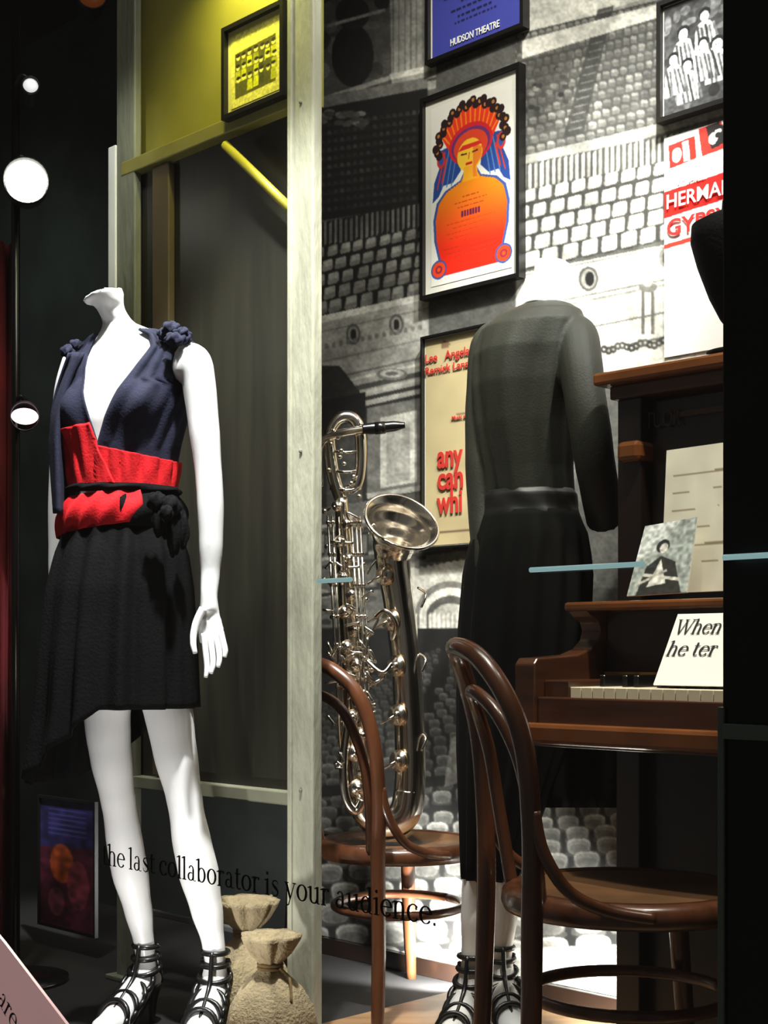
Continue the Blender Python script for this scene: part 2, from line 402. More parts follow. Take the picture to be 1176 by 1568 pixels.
mu.ell(600,573,24,9,.5);mu.ell(600,572,19,6,.78);mu.ell(600,572,10,3,.4)
mu.poly([(480,560),(520,560),(560,612),(480,625)],.18)
mu.poly([(790,420),(1300,320),(1300,560),(790,600)],.88)
for dy,g,w in((12,.42,2),(62,.45,3),(70,.62,4),(112,.42,3),(150,.4,3)):
    mu.line((800,410+dy),(1300,310+dy),w,g)
mu.ell(901,427,15,19,.36);mu.ell(901,427,11,15,.7);mu.ell(903,427,7,11,.08)
mu.ell(1020,395,12,16,.5);mu.ell(1020,395,6,10,.2)
for x in(985,1000): mu.line((x,445),(x,512),5,.36)
mu.ell(992,440,14,8,.45);mu.ell(992,430,9,9,.7)
for i in range(26):
    x=925+i*7;y=535-(x-925)*.12;mu.ell(x,y+3*math.sin(i*1.3),6,6,.16+.15*rng.rand());mu.ell(x,y+3*math.sin(i*1.3),2,2,.85)
mu.poly([(790,600),(1300,545),(1300,900),(790,900)],.40)
mu.poly([(480,640),(656,600),(656,770),(480,780)],.17)
mu.poly([(480,618),(560,600),(560,640),(480,660)],.10)
mu.poly([(562,625),(650,608),(650,752),(562,764)],.50)
mu.poly([(582,640),(638,628),(638,738),(582,748)],.86)
mu.poly([(592,655),(628,648),(628,735),(592,742)],.72)
mu.line((562,760),(656,745),8,.78);mu.line((562,772),(656,757),4,.1)
mu.poly([(500,655),(555,645),(555,775),(500,780)],.30)
mu.poly([(480,780),(730,740),(730,960),(480,960)],.42)
for i in range(90):
    x=480+rng.rand()*250;y=790+rng.rand()*170;mu.ell(x,y,3+rng.rand()*9,2+rng.rand()*6,.15+rng.rand()*.5)
for yy,g in((800,.75),(812,.2),(850,.7),(862,.25),(905,.2)): mu.line((480,yy+8),(730,yy-24),5,g)
for x in range(486,640,22): mu.poly([(x,815),(x+12,813),(x+12,850),(x,852)],.2);mu.poly([(x+2,820),(x+10,818),(x+10,846),(x+2,848)],.55)
mu.poly([(628,870),(740,850),(740,960),(628,968)],.86)
mu.ell(690,945,55,55,.5);mu.ell(690,948,48,48,.9);mu.ell(690,952,40,40,.35);mu.ell(690,958,34,34,.75)
for i in range(10): mu.ell(640+i*10,868-i*2,4,3,.4)
for x in np.arange(628,760,7): mu.poly([(x,942),(x+4,938),(x+4,965),(x,965)],.95)
mu.poly([(480,962),(1300,962),(1300,1620),(480,1620)],.085)
def seat(x,y,w,h,g):
    mu.ell(x+w/2,y+h*.98,w*.50,h*.22,g*.50,pw=3)
    mu.ell(x+w/2,y+h*.50,w*.475,h*.52,g*.60,pw=3.0)
    mu.ell(x+w/2,y+h*.40,w*.445,h*.38,min(1,g*1.30),pw=2.6)
    mu.ell(x+w/2,y+h*.60,w*.41,h*.44,g,pw=2.8)
    mu.ell(x+w/2,y+h*.70,w*.34,h*.30,g*.76,pw=2.6)
y=966.0; r=0
while y<1500:
    t=(y-966)/600; tt=min(1,t*1.7); w=8+62*t**1.05; h=7+33*t**1.05; kk=-(.42-.42*tt)
    if y>1215: kk=-.05
    for x in np.arange(452-(r%2)*w*.42,1300,w*1.12):
        yy=y+(x-480)*kk+ (105*(1-tt))
        if yy<966: continue
        edge=700-(yy-960)*.50
        if y<1215 and abs(x-edge)<10+12*t: continue
        g=(.22+.28*min(1,t*1.5))*(.84+.26*rng.rand())
        seat(x,yy,w,h,g)
    y+=h*1.12; r+=1
mu.poly([(480,1205),(760,1180),(760,1196),(480,1222)],.06,.9)
mu.poly([(690,1130),(770,1100),(770,1180),(680,1205)],.62,.6)
mu.poly([(480,1462),(1300,1435),(1300,1620),(480,1620)],.82,.75)
for i in range(24):
    x=480+i*34; mu.ell(x,1495,14,26,.62,.6,pw=3)
mu.noise(.14,3);mu.noise(.14,11);mu.noise(.2,60);mu.blur(2)
def mcol(S,Z,P):
    u=CX+P[...,0]/P[...,1]*F; vv=HY-(P[...,2]-CZ)/P[...,1]*F
    return mu.sample(u,vv)*np.array([1.0,.99,.94])
M_mural=vcmat('mural_print',.75,.0)
sA=sOf(470,WALL); sB=sOf(1280,WALL)
planegrid('theater_mural',sA,sB,0.045,2.6,WALL,0.003,500,1000,mcol,M_mural)
# ================================================================= POSTERS
M_art=vcmat('poster_print',.5,.0,coat=.15)
def poster(name,uL,uR,vt,vb,c,off,cv,frame=.012,matw=.02,nx=150,ny=220,fm=None,uref=None,mm=None,th=.018,o0=.005):
    e=empty(name); cc=c-R*off
    s0=sOf(uL,cc); s1=sOf(uR,cc); ur=uref if uref else uL
    z1=zOf(ur,vt,cc); z0=zOf(ur,vb,cc)
    g=lambda s,o,z: wf(s,o,z,c)
    if frame>0:
        boxes('frame',g,[(s0,s1,o0,off+th,z1-frame,z1),(s0,s1,o0,off+th,z0,z0+frame),(s0,s0+frame,o0,off+th,z0+frame,z1-frame),(s1-frame,s1,o0,off+th,z0+frame,z1-frame)],fm or M_frame,e)
    box('backing',g,s0+frame*.8,s1-frame*.8,o0,off+th*.35,z0+frame*.8,z1-frame*.8,mm or M_mat,e,bw=0)
    f=frame+matw
    def cf(S,Z,P):
        x=(S-(s0+f))/(s1-s0-2*f); y=1-(Z-(z0+f))/(z1-z0-2*f)
        return cv.sample(x*cv.x1,y*cv.y1)
    planegrid('print',s0+f,s1-f,z0+f,z1-f,c,off+th*.35+.001,nx,ny,cf,M_art,e)
    return e,s0,s1,z0,z1
cv=Cv(0,0,1,1.5,300,(.90,.89,.85))
body=[(.43,.62),(.57,.62),(.62,.69),(.80,.74),(.90,.82),(.94,.95),(.93,1.12),(.88,1.28),(.92,1.42),(.08,1.42),(.12,1.28),(.07,1.12),(.06,.95),(.10,.82),(.20,.74),(.38,.69)]
bl=(.22,.32,.58)
cv.poly([(.5+(x-.5)*1.07,1.02+(y-1.02)*1.035) for x,y in body],bl)
for i in range(92):
    y0=.60+i*.009; t=min(1,max(0,(y0-.74)/.48)); col=np.array([.94,.54,.09])*(1-t)+np.array([.88,.15,.06])*t
    xs=[]
    for k in range(len(body)):
        (x1,y1),(x2,y2)=body[k],body[(k+1)%len(body)]
        if (y1>y0)!=(y2>y0): xs.append(x1+(y0-y1)*(x2-x1)/(y2-y1))
    if len(xs)>=2: cv.poly([(min(xs),y0-.001),(max(xs),y0-.001),(max(xs),y0+.0095),(min(xs),y0+.0095)],col)
for cx_,cy_ in((.10,1.37),(.90,1.37)): cv.ell(cx_,cy_,.10,.08,bl);cv.ell(cx_,cy_,.082,.064,(.90,.26,.12));cv.ell(cx_,cy_,.045,.034,(.55,.15,.2));cv.ell(cx_,cy_,.022,.017,(.93,.3,.15))
for sg in(-1,1):
    cv.poly([(.5+sg*.16,.36),(.5+sg*.40,.38),(.5+sg*.38,.50),(.5+sg*.46,.64),(.5+sg*.48,.80),(.5+sg*.40,.76),(.5+sg*.34,.68),(.5+sg*.22,.68),(.5+sg*.12,.60)],(.15,.27,.55))
    for j in range(4):
        cv.line((.5+sg*(.17+.05*j),.40),(.5+sg*(.24+.06*j),.70),.014,(.82,.2,.12) if j==3 else (.30,.48,.70))
    cv.ell(.5+sg*.37,.46,.055,.07,(.78,.2,.15));cv.ell(.5+sg*.37,.46,.03,.042,(.2,.3,.6))
    cv.line((.5+sg*.30,.46),(.5+sg*.36,.66),.02,(.8,.22,.15))
for i in range(13):
    x=.12+i*.063; a=(x-.5)/.42; top=.40-.33*math.sqrt(max(0,1-a*a*.8)); 
    cv.line((.5+(x-.5)*.62,.40),(x,top),.062,(.88,.22,.10)); cv.line((.5+(x-.5)*.66,.36),(x,top+.03),.016,(.96,.50,.12))
for i in range(34):
    a=math.radians(-184+i*5.75); rr=1+.06*((i%3)-1); x=.5+math.cos(a)*.42*rr; y=.40+math.sin(a)*.33*rr
    cv.ell(x,y,.042,.036,(.15,.08,.09))
    if i%2: cv.ell(x,y,.018,.015,(.70,.45,.2))
cv.ell(.5,.40,.27,.17,(.80,.13,.17));cv.ell(.5,.405,.24,.14,(.42,.18,.42));cv.ell(.5,.42,.21,.13,(.86,.26,.14))
cv.ell(.49,.49,.155,.135,(.95,.76,.20))
cv.poly([(.42,.58),(.57,.58),(.60,.70),(.40,.70)],(.95,.66,.14))
cv.poly([(.53,.42),(.64,.45),(.63,.54),(.56,.60),(.585,.69),(.53,.68)],(.92,.50,.14))
cv.poly([(.34,.44),(.66,.43),(.60,.40),(.40,.40)],(.86,.17,.14))
cv.line((.38,.47),(.455,.475),.014,(.3,.1,.1));cv.line((.52,.475),(.59,.47),.014,(.3,.1,.1))
cv.line((.487,.47),(.475,.525),.010,(.7,.3,.1));cv.line((.44,.56),(.52,.56),.018,(.78,.10,.1))
for j,(w,h) in enumerate([(.10,.010),(.2,.008),(.16,.008),(.0,0),(.0,0),(.3,.007),(.22,.007),(.3,.007),(.26,.007),(.1,.007),(.34,.008),(.3,.007),(.2,.007)]):
    y=.82+j*.040
    if w:
        x=.5-w
        while x<.5+w: ww=.02+.05*rng.rand(); cv.line((x,y),(min(x+ww,.5+w),y),h,(.55,.22,.10),.8); x+=ww+.014
for k in range(7): x=.385+k*.034; cv.poly([(x,.935),(x+.025,.935),(x+.025,.985),(x,.985)],(.38,.12,.25))
cv.blur(1)
poster('framed_poster',650,802,155,462,WALL,.012,cv,.010,.020,200,300)
cv=Cv(0,0,1,1.5,260,(.25,.27,.62))
for (y,w,h,c) in((.5,.36,.03,.9),(.93,.34,.014,.1),(1.0,.2,.014,.1),(1.06,.3,.014,.1),(1.12,.36,.02,.1),(1.18,.16,.014,.1),(1.23,.28,.014,.1),(1.28,.2,.014,.1),(1.32,.24,.012,.1)):
    x=.5-w
    while x<.5+w:
        ww=.02+.04*rng.rand(); cv.line((x,y),(min(x+ww,.5+w),y),h,[c*.8,c*.85,c+.1]); x+=ww+.015
cv.blur(1)
e,s0,s1,z0,z1=poster('framed_poster.001',658,808,-235,103,WALL,.012,cv,.010,.006,120,180,uref=658)
text('caption',0,'HUDSON THEATRE',wf((s0+s1)/2,.022,z0+.026),.024,M_inkwhite,e,width=(s1-s0)*.5,align='CENTER',bold=.0004)
cv=Cv(0,0,1,1.5,200,.22)
for i in range(60):
    x,y=rng.rand(),rng.rand()*1.5; cv.ell(x,y,.03+.08*rng.rand(),.03+.10*rng.rand(),.05+.45*rng.rand(),.8)
for x,y,s in((.25,.45,1.1),(.52,.30,1),(.68,.75,1.2),(.30,.90,1),(.50,.68,.9),(.12,.75,.9)):
    cv.poly([(x-.13*s,y+.5),(x-.12*s,y+.2),(x-.08*s,y+.10),(x,y+.05),(x+.08*s,y+.10),(x+.13*s,y+.2),(x+.15*s,y+.5)],.80)
    for j in range(5): cv.line((x-.09+.05*j,y+.12+.03*(j%2)),(x-.07+.06*j+.04*rng.rand(),y+.5),.03,.12+.35*rng.rand())
    cv.ell(x,y-.03,.075*s,.075*s,.06);cv.ell(x,y+.01,.055*s,.075*s,.85);cv.line((x-.025,y),(x-.01,y),.012,.2);cv.line((x+.012,y),(x+.03,y),.012,.2);cv.line((x-.015,y+.045),(x+.02,y+.045),.01,.3)
cv.noise(.35,7);cv.blur(2)
poster('framed_photograph',1012,1150,8,192,WALL,.012,cv,.010,.003,120,170,uref=1012)
cv=Cv(0,0,1,3.0,220,(.95,.94,.92))
cv.poly([(.05,.12),(.34,.09),(.36,.40),(.06,.44)],(.85,.15,.12));cv.ell(.14,.28,.055,.1,(.95,.92,.9));cv.poly([(.2,.13),(.27,.12),(.29,.40),(.22,.40)],(.95,.92,.9))
cv.poly([(.38,.02),(.62,.0),(.75,.36),(.42,.40)],(.85,.18,.14))
cv.poly([(.46,.02),(.60,.0),(.66,.30),(.52,.34)],(.15,.12,.12));cv.ell(.54,.2,.05,.08,(.95,.9,.88))
for i in range(14): cv.ell(.58+.15*rng.rand(),.05+.25*rng.rand(),.03,.04,.9 if i%3==0 else .12)
cv.poly([(0,.74),(1,.66),(1,1.02),(0,1.10)],(.82,.10,.08))
cv.poly([(0,1.46),(.35,1.43),(.35,1.50),(0,1.52)],(.85,.2,.15))
for i in range(5): cv.line((.1,1.65+i*.14),(.8,1.63+i*.14),.018,.78)
cv.blur(1)
e,s0,s1,z0,z1=poster('theater_poster',1018,1160,212,548,WALL,.004,cv,0,.0,140,300,uref=1018,th=.004,o0=.0042)
text('title_small',0,'HERMAN',wf(s0+.006,.010,z1-.158),.044,M_inkwhite,e,width=.165,bold=.0004)
text('title_kicker',0,'ETHEL',wf(s0+.035,.010,z1-.112),.018,M_inkwhite,e,width=.07)
text('title_large',0,'GYPSY',wf(s0+.008,.010,z1-.218),.050,M_inkred,e,width=.155,bold=.0008)
cv=Cv(0,0,1,1.6,140,(.72,.66,.50))
cv.ell(.22,.06,.05,.03,(.5,.4,.3));cv.line((.3,.62),(.5,.60),.01,(.5,.4,.3));cv.line((.06,1.5),(.9,1.5),.008,(.4,.3,.25));cv.line((.06,1.54),(.9,1.54),.008,(.4,.3,.25))
cv.noise(.06,20)
e,s0,s1,z0,z1=poster('framed_poster.002',651,800,518,842,WALL,.010,cv,.005,.004,60,100)
M_dr=mat('ink_darkred',(.72,.17,.13),.7)
for i,(b,dz,sz,w) in enumerate((('Lee   Angela',.066,.030,.15),('Remick Lansb',.096,.026,.16),('any',.335,.080,.085),('can',.390,.080,.085),('whi',.450,.080,.085),('Music and Lyrics',.22,.012,.10))):
    text('lettering_%d'%i,0,b,wf(s0+(.008 if i<2 else .052 if i<5 else .1),.0200,z1-dz),sz,M_dr,e,width=w,bold=.0022 if 2<=i<5 else .0003)
# ================================================================= LEFT ENCLOSURE
PC=2.95
pf0=lambda s,o,z: wf(s,o,z,PC)
sa,sb=sOf(200,PC),sOf(470,PC)
box('wall_panel',pf0,sa,sb,-.02,0,.50,2.03,M_panel,bw=0)
box('wall_upper',pf0,sa-.02,sb,-.05,-.02,2.03,2.95,M_olive,bw=0)
t=empty('trim_2')
box('rail_top',pf0,sa,sb,-.01,.03,2.015,2.05,mat('rail_yellow',(.47,.45,.22),.6,noise=.2),t)
box('rail_bottom',pf0,sa,sb,-.01,.03,.485,.515,M_rail,t)
box('rail_low',pf0,sa,sb,-.01,.005,.17,.185,mat('rail_dim',(.33,.34,.33),.6),t)
box('stud',pf0,sOf(243,PC),sOf(268,PC),-.0,.02,.52,2.01,mat('stud_brown',(.30,.25,.15),.7,noise=.2),t)
p1=onplane(345,222,PC-.05);p2=onplane(447,322,PC-.05)
tube('brace',[p1,p2],.011,mat('brace_yellow',(.60,.57,.16),.5),t,n=8,sub=1)
col=empty('steel_post')
PO=2.88
pfp=lambda s,o,z: wf(s,o,z,PO)
q0,q1=sOf(444,PO),sOf(479,PO)
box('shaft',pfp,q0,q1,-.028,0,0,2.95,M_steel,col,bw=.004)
box('flange',pfp,q0-.003,q0+.010,-.02,.006,0,2.95,M_steel,col,bw=.002)
box('foot_plate',pfp,q0-.02,q1+.02,-.05,.02,0,.012,M_steel2,col)
for zz in(.52,2.0,1.25): 
    box('bolt',pfp,(q0+q1)/2-.004,(q0+q1)/2+.004,0,.005,zz,zz+.008,M_steel2,col)
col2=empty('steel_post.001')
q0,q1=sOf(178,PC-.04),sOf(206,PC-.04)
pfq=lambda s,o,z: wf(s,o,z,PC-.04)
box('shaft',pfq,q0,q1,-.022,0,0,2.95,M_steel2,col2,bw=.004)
box('foot_plate',pfq,q0-.02,q1+.02,-.05,.02,0,.012,M_steel2,col2)
box('light_wedge',pfq,q0-.030,q0+.002,-.018,.004,.45,2.10,mat('light_wedge_white',(.85,.86,.84),.5,noise=.05),col2,bw=.002)  # added pale strip standing for a wedge of light beside the post
cv=Cv(0,0,1,1.3,160,(.85,.82,.38))
cv.poly([(.08,.35),(.92,.30),(.92,1.12),(.08,1.15)],(.35,.33,.08))
for r in range(3):
    for i in range(7):
        x=.14+i*.12+.03*rng.rand();y=.42+r*.2+.03*rng.rand(); cv.poly([(x-.06,y+.24),(x-.05,y+.05),(x+.05,y+.05),(x+.06,y+.24)],(.2+.6*rng.rand(),)*2+(.1,));cv.ell(x,y-.01,.04,.05,(.9,.87,.45));cv.ell(x,y-.045,.045,.03,(.15,.13,.05))
cv.noise(.15,4);cv.blur(2)
poster('framed_photograph.001',349,443,48,188,PC,.032,cv,.010,.012,100,130,mm=mat('mat_yellow',(.78,.75,.45),.7),th=.02)
# ================================================================= MANNEQUIN LEFT
D1=3.1;K1=F/D1
fr=Vector((-.40,-.9165,0)); la=Vector((.9165,-.40,0))
def X1(u): return (u-CX)/K1
def Z1(v): return CZ+(HY-v)/K1
TT=[(1060,200,.115,.085),(1000,196,.135,.10),(920,190,.148,.108),(850,188,.138,.096),(760,188,.106,.080),(700,190,.112,.086),(650,193,.126,.092),(610,198,.137,.093),(570,205,.150,.083),(545,209,.150,.068),(525,207,.118,.056),(511,196,.068,.046),(497,184,.037,.036)]
TTr=sorted(TT,key=lambda r:r[0])
def TI(v):
    vs=[r[0] for r in TTr]
    return [float(np.interp(v,vs,[r[k] for r in TTr])) for k in (1,2,3)]
def T(th,v,off=0.0,bust=True):
    u,rx,ry=TI(v)
    b=0
    if bust:
        for s in(-.62,.62): b+=.030*math.exp(-((th-s)/.36)**2-((v-632)/34)**2)
    dirv=la*math.sin(th)+fr*math.cos(th)
    p=Vector((X1(u),D1,Z1(v)))+la*(rx*math.sin(th))+fr*(ry*math.cos(th))+dirv*(off+b)
    return p
man=empty('mannequin')
parts=[]
rings=[]
for v in list(range(1060,497,-12))+[497]:
    rings.append([T(2*math.pi*k/48-math.pi,v) for k in range(48)])
for (v,u,rx,ry,dd) in((488,178,.031,.033,3.09),(474,170,.030,.031,3.08),(464,164,.036,.034,3.07),(456,159,.044,.040,3.065),(452,159,.046,.041,3.065)):
    rings.append([at(u,v,dd)+la*(rx*math.sin(2*math.pi*k/48-math.pi))+fr*(ry*math.cos(2*math.pi*k/48-math.pi))+Vector((0,0,.012*math.sin(2*math.pi*k/48-math.pi) if v<460 else 0)) for k in range(48)])
parts.append(loftdata(rings))
def leg(tab,d0,d1):
    n=len(tab); pts=[];rad=[]
    for i,(v,u,hw) in enumerate(tab):
        d=d0+(d1-d0)*i/(n-1); pts.append(at(u,v,d)); rad.append(hw/F*d)
    return tubedata(pts,rad,20,5)
parts.append(leg([(1000,232,42),(1040,244,42),(1085,257,38),(1150,268,34),(1215,281,28),(1245,286,27),(1290,294,30),(1335,304,31),(1390,316,25),(1440,326,18),(1475,330,16)],3.11,3.07))
parts.append(leg([(1000,160,44),(1040,162,42),(1110,165,35),(1160,170,32),(1215,179,27),(1245,184,26),(1290,191,28),(1335,199,28),(1390,211,22),(1440,220,16),(1475,224,15)],3.14,3.14))
def foot(p,d):
    d=Vector(d).normalized(); 
    return tubedata([p+Vector((0,0,.015)),p+d*.012-Vector((0,0,p.z-.105)),p+d*.06-Vector((0,0,p.z-.070)),p+d*.115-Vector((0,0,p.z-.036)),p+d*.165-Vector((0,0,p.z-.030)),p+d*.185-Vector((0,0,p.z-.028))],[.022,.030,.033,.034,.026,.014],16,5,flat=.9), blob(p-d*.018+Vector((0,0,.105-p.z)),.027,sq=(1,1,1.2))
fA=at(330,1475,3.07); fB=at(224,1475,3.14)
dA=Vector((-.15,-1,0)).normalized(); dB=Vector((-.45,-1,0)).normalized()
for p,d in((fA,dA),(fB,dB)):
    a,b=foot(p,d); parts+= [a,b]
def arm(tab,fl_=1.0): return tubedata([at(u,v,d) for (u,v,d,hw) in tab],[hw/F*d for (u,v,d,hw) in tab],18,5)
parts.append(arm([(283,545,3.02,22),(298,556,3.0,27),(305,590,3.0,26),(312,650,3.0,24),(319,720,3.0,21),(322,770,3.0,21),(323,830,3.0,19),(322,880,3.0,15),(320,912,2.99,13.5),(321,935,2.99,15)]))
parts.append(blob(at(292,562,3.01),.040))
parts.append(arm([(118,552,3.18,22),(106,600,3.2,23),(98,680,3.22,20),(92,760,3.22,18),(90,850,3.2,16),(88,900,3.18,13),(88,925,3.17,15),(90,960,3.16,17)]))
hd=2.99
palm=[[at(u+ w*math.cos(2*math.pi*k/18),v,hd+.013*math.sin(2*math.pi*k/18)) for k in range(18)] for (u,v,w) in((320,912,13),(320,925,14),(320,940,17),(322,958,20.5),(324,975,21),(325,986,19))]
parts.append(loftdata(palm))
V,Fc=merge(parts); b=mk('body',V,Fc,M_white,man); remesh(b,.0045,5)
fing=[leg([(968,338,5.2),(984,342,4.9),(996,345,4.4),(1006,344,3.2)],2.985,2.975),
 leg([(972,330,5.0),(994,335,4.8),(1010,336,4.4),(1021,334,3.2)],2.985,2.965),
 leg([(972,321,5.0),(998,325,4.8),(1018,326,4.4),(1031,323,3.2)],2.98,2.96),
 leg([(970,312,4.8),(998,315,4.7),(1022,317,4.3),(1037,315,3.0)],2.975,2.955),
 leg([(932,311,6.5),(950,302,6.0),(968,297,5.4),(986,296,4.8),(1000,299,3.6)],2.97,2.945)]
V,Fc=merge(fing+[leg([(950,78+i*8,5),(985,76+i*9,4.6),(1010,79+i*9,3.4)],3.155,3.15) for i in range(4)]); mk('fingers',V,Fc,M_white,man)
def panel(name,ths,vs,offf,m,parent,th=.003):
    n=90; rows=[]
    for v in vs:
        t0,t1=ths(v); row=[]
        for k in range(n):
            th_=t0+(t1-t0)*k/(n-1); vv=v(th_) if callable(v) else v
            row.append(T(th_,vv,offf(th_,vv,k/(n-1))))
        rows.append(row)
    V,Fc=loftdata(rows,False,False); o=mk(name,V,Fc,m,parent); s=o.modifiers.new('sol','SOLIDIFY'); s.thickness=th; s.offset=1; return o
def pleat(th,v,f,n=11): return .0085+.0026*math.sin(f*n*2*math.pi+.6*math.sin(v*.03))+.0018*math.sin(f*n*5+v*.01)
def rng_top(sg):
    def g(v):
        tv=.62*max(0,(692-v))/165.0
        to=math.pi+.02 if v>600 else (1.45+(v-515)/85.0*.9)
        ti=tv-.02 if v<690 else tv-.06
        return (sg*ti,sg*to) if sg>0 else (sg*to,sg*ti)
    return g
def softpleat(th,v,f):
    a=min(1,max(0,(756-v)/30.)); s_=-1 if th<0 else 1
    return .0145+a*(.0028*math.sin(19*th+s_*.045*(v-700)+1.2*math.sin(3*th))+.0016*math.sin(33*th-.03*v))
for sg,nm,bd in((1,'a',697),(-1,'b',662)):
    be=bd+22
    panel('bodice_navy_'+nm,rng_top(sg),[514+(be-514)*i/40 for i in range(41)],lambda th,v,f:pleat(th,v,f,9),M_navy,man)
    if sg<0:
        def edge(v): return -.62*max(0,(694-v))/165.0+.04+.35*max(0,(v-694)/60.)
        n=90;rows=[]
        for i in range(25):
            v=bd-6+(756-bd)*i/24; t0,t1=-math.pi,edge(v)
            rows.append([T(t0+(t1-t0)*k/(n-1),v+6*math.sin(2*abs(t0+(t1-t0)*k/(n-1)))*(1-i/24),softpleat(t0+(t1-t0)*k/(n-1),v,0)+.004) for k in range(n)])
        V,Fc=loftdata(rows,False,False); o=mk('wrap_red_b',V,Fc,M_red,man); s=o.modifiers.new('s','SOLIDIFY');s.thickness=.003;s.offset=1
    else:
        rows_=[(lambda i:(lambda th: (bd-6+20*min(1,max(0,math.sin(abs(th)))))*(1-i/24)+752*i/24))(i) for i in range(25)]
        panel('wrap_red_a',lambda v:(-.05,math.pi),rows_,softpleat,M_red,man)
rows=[]
for i in range(30):
    v=540+i*8.5; row=[]
    for k in range(24):
        f=k/23; u=(104-28*math.sin(min(1,i/14)*1.57)+ (i>16)*(i-16)*.6)+f*(34); row.append(at(u,v,3.06+.03*math.sin(f*9+ i*.1)+.03*f))
    rows.append(row)
V,Fc=loftdata(rows,False,False); o=mk('side_drape',V,Fc,M_navy,man); o.modifiers.new('s','SOLIDIFY').thickness=.004
def crumple(name,cs,m,parent,lump=.18):
    V,Fc=merge([blob(c,r,24,16,lump,sq,ph=i*1.7) for i,(c,r,sq) in enumerate(cs)]); return mk(name,V,Fc,m,parent)
crumple('shoulder_bow_1',[(at(262,503,2.99),.018,(1,.7,.7)),(at(279,510,2.98),.017,(1,.7,.6)),(at(252,512,3.0),.014,(1,.8,.8)),(at(268,520,2.97),.018,(1.1,.7,.7)),(at(284,519,2.98),.012,(1,.7,.8))],M_navy,man,.22)
crumple('shoulder_bow_2',[(at(116,528,3.12),.014,(1,.7,.7)),(at(104,538,3.11),.014,(1,.7,.9)),(at(126,532,3.11),.012,(1,.8,.8))],M_navy,man,.22)
def band(name,v0,v1,m,off,amp,nn,t0=-math.pi,t1=math.pi,tilt=0,steps=14,bulge=.01,taper=0):
    rows=[]
    for i in range(steps+1):
        f=i/steps; row=[]
        for k in range(97):
            g=k/96; th=t0+(t1-t0)*g; v=v0+(v1-taper*g-v0)*f+tilt*(-math.sin(th)); 
            row.append(T(th,v,off+bulge*math.sin(f*math.pi)+amp*math.sin(nn*th+f*5+1.3*math.sin(th*3)),False))
        rows.append(row)
    V,Fc=loftdata(rows,False,False); o=mk(name,V,Fc,m,man); s=o.modifiers.new('s','SOLIDIFY'); s.thickness=.004; return o
band('waist_tie',746,759,M_black,.020,.002,9,bulge=.007,tilt=-3)
band('sash_red',760,826,M_red,.021,.0040,15,-2.2,.80,tilt=5,bulge=.012,taper=18)
band('sash_dark',758,812,M_black,.016,.004,13,.45,math.pi+1.0,bulge=.016)
crumple('waist_bow',[(at(240,768,2.93),.020,(1,.7,.9)),(at(260,775,2.93),.022,(1,.7,.9)),(at(243,797,2.93),.017,(.8,.6,1.8)),(at(266,812,2.94),.022,(.7,.5,2.2)),(at(255,785,2.91),.014,(1,.7,1)),(at(280,812,2.97),.016,(.8,.6,2.2))],M_black,man,.14)
ST=[(790,187,.118,.092),(815,187,.132,.105),(850,186,.150,.122),(900,184,.160,.138),(1000,181,.170,.15),(1085,180,.174,.156),(1200,168,.184,.16)]
def skirt(th,f):
    hem=1083+118*min(1,max(0,(.30-math.sin(th))/1.15))
    v=792+(hem-792)*f
    u=np.interp(v,[r[0] for r in ST],[r[1] for r in ST]);rx=np.interp(v,[r[0] for r in ST],[r[2] for r in ST]);ry=np.interp(v,[r[0] for r in ST],[r[3] for r in ST])
    a=.002+.010*f**.7
    off=a*math.sin(13*th+.7*math.sin(2*th))+a*.5*math.sin(23*th+1)
    dirv=la*math.sin(th)+fr*math.cos(th)
    return Vector((X1(u),D1,Z1(v)))+la*(rx*math.sin(th))+fr*(ry*math.cos(th))+dirv*off
rows=[[skirt(2*math.pi*k/160,i/30) for k in range(160)] for i in range(31)]
V,Fc=loftdata(rows,False,True); o=mk('skirt',V,Fc,M_black,man); o.modifiers.new('s','SOLIDIFY').thickness=.003
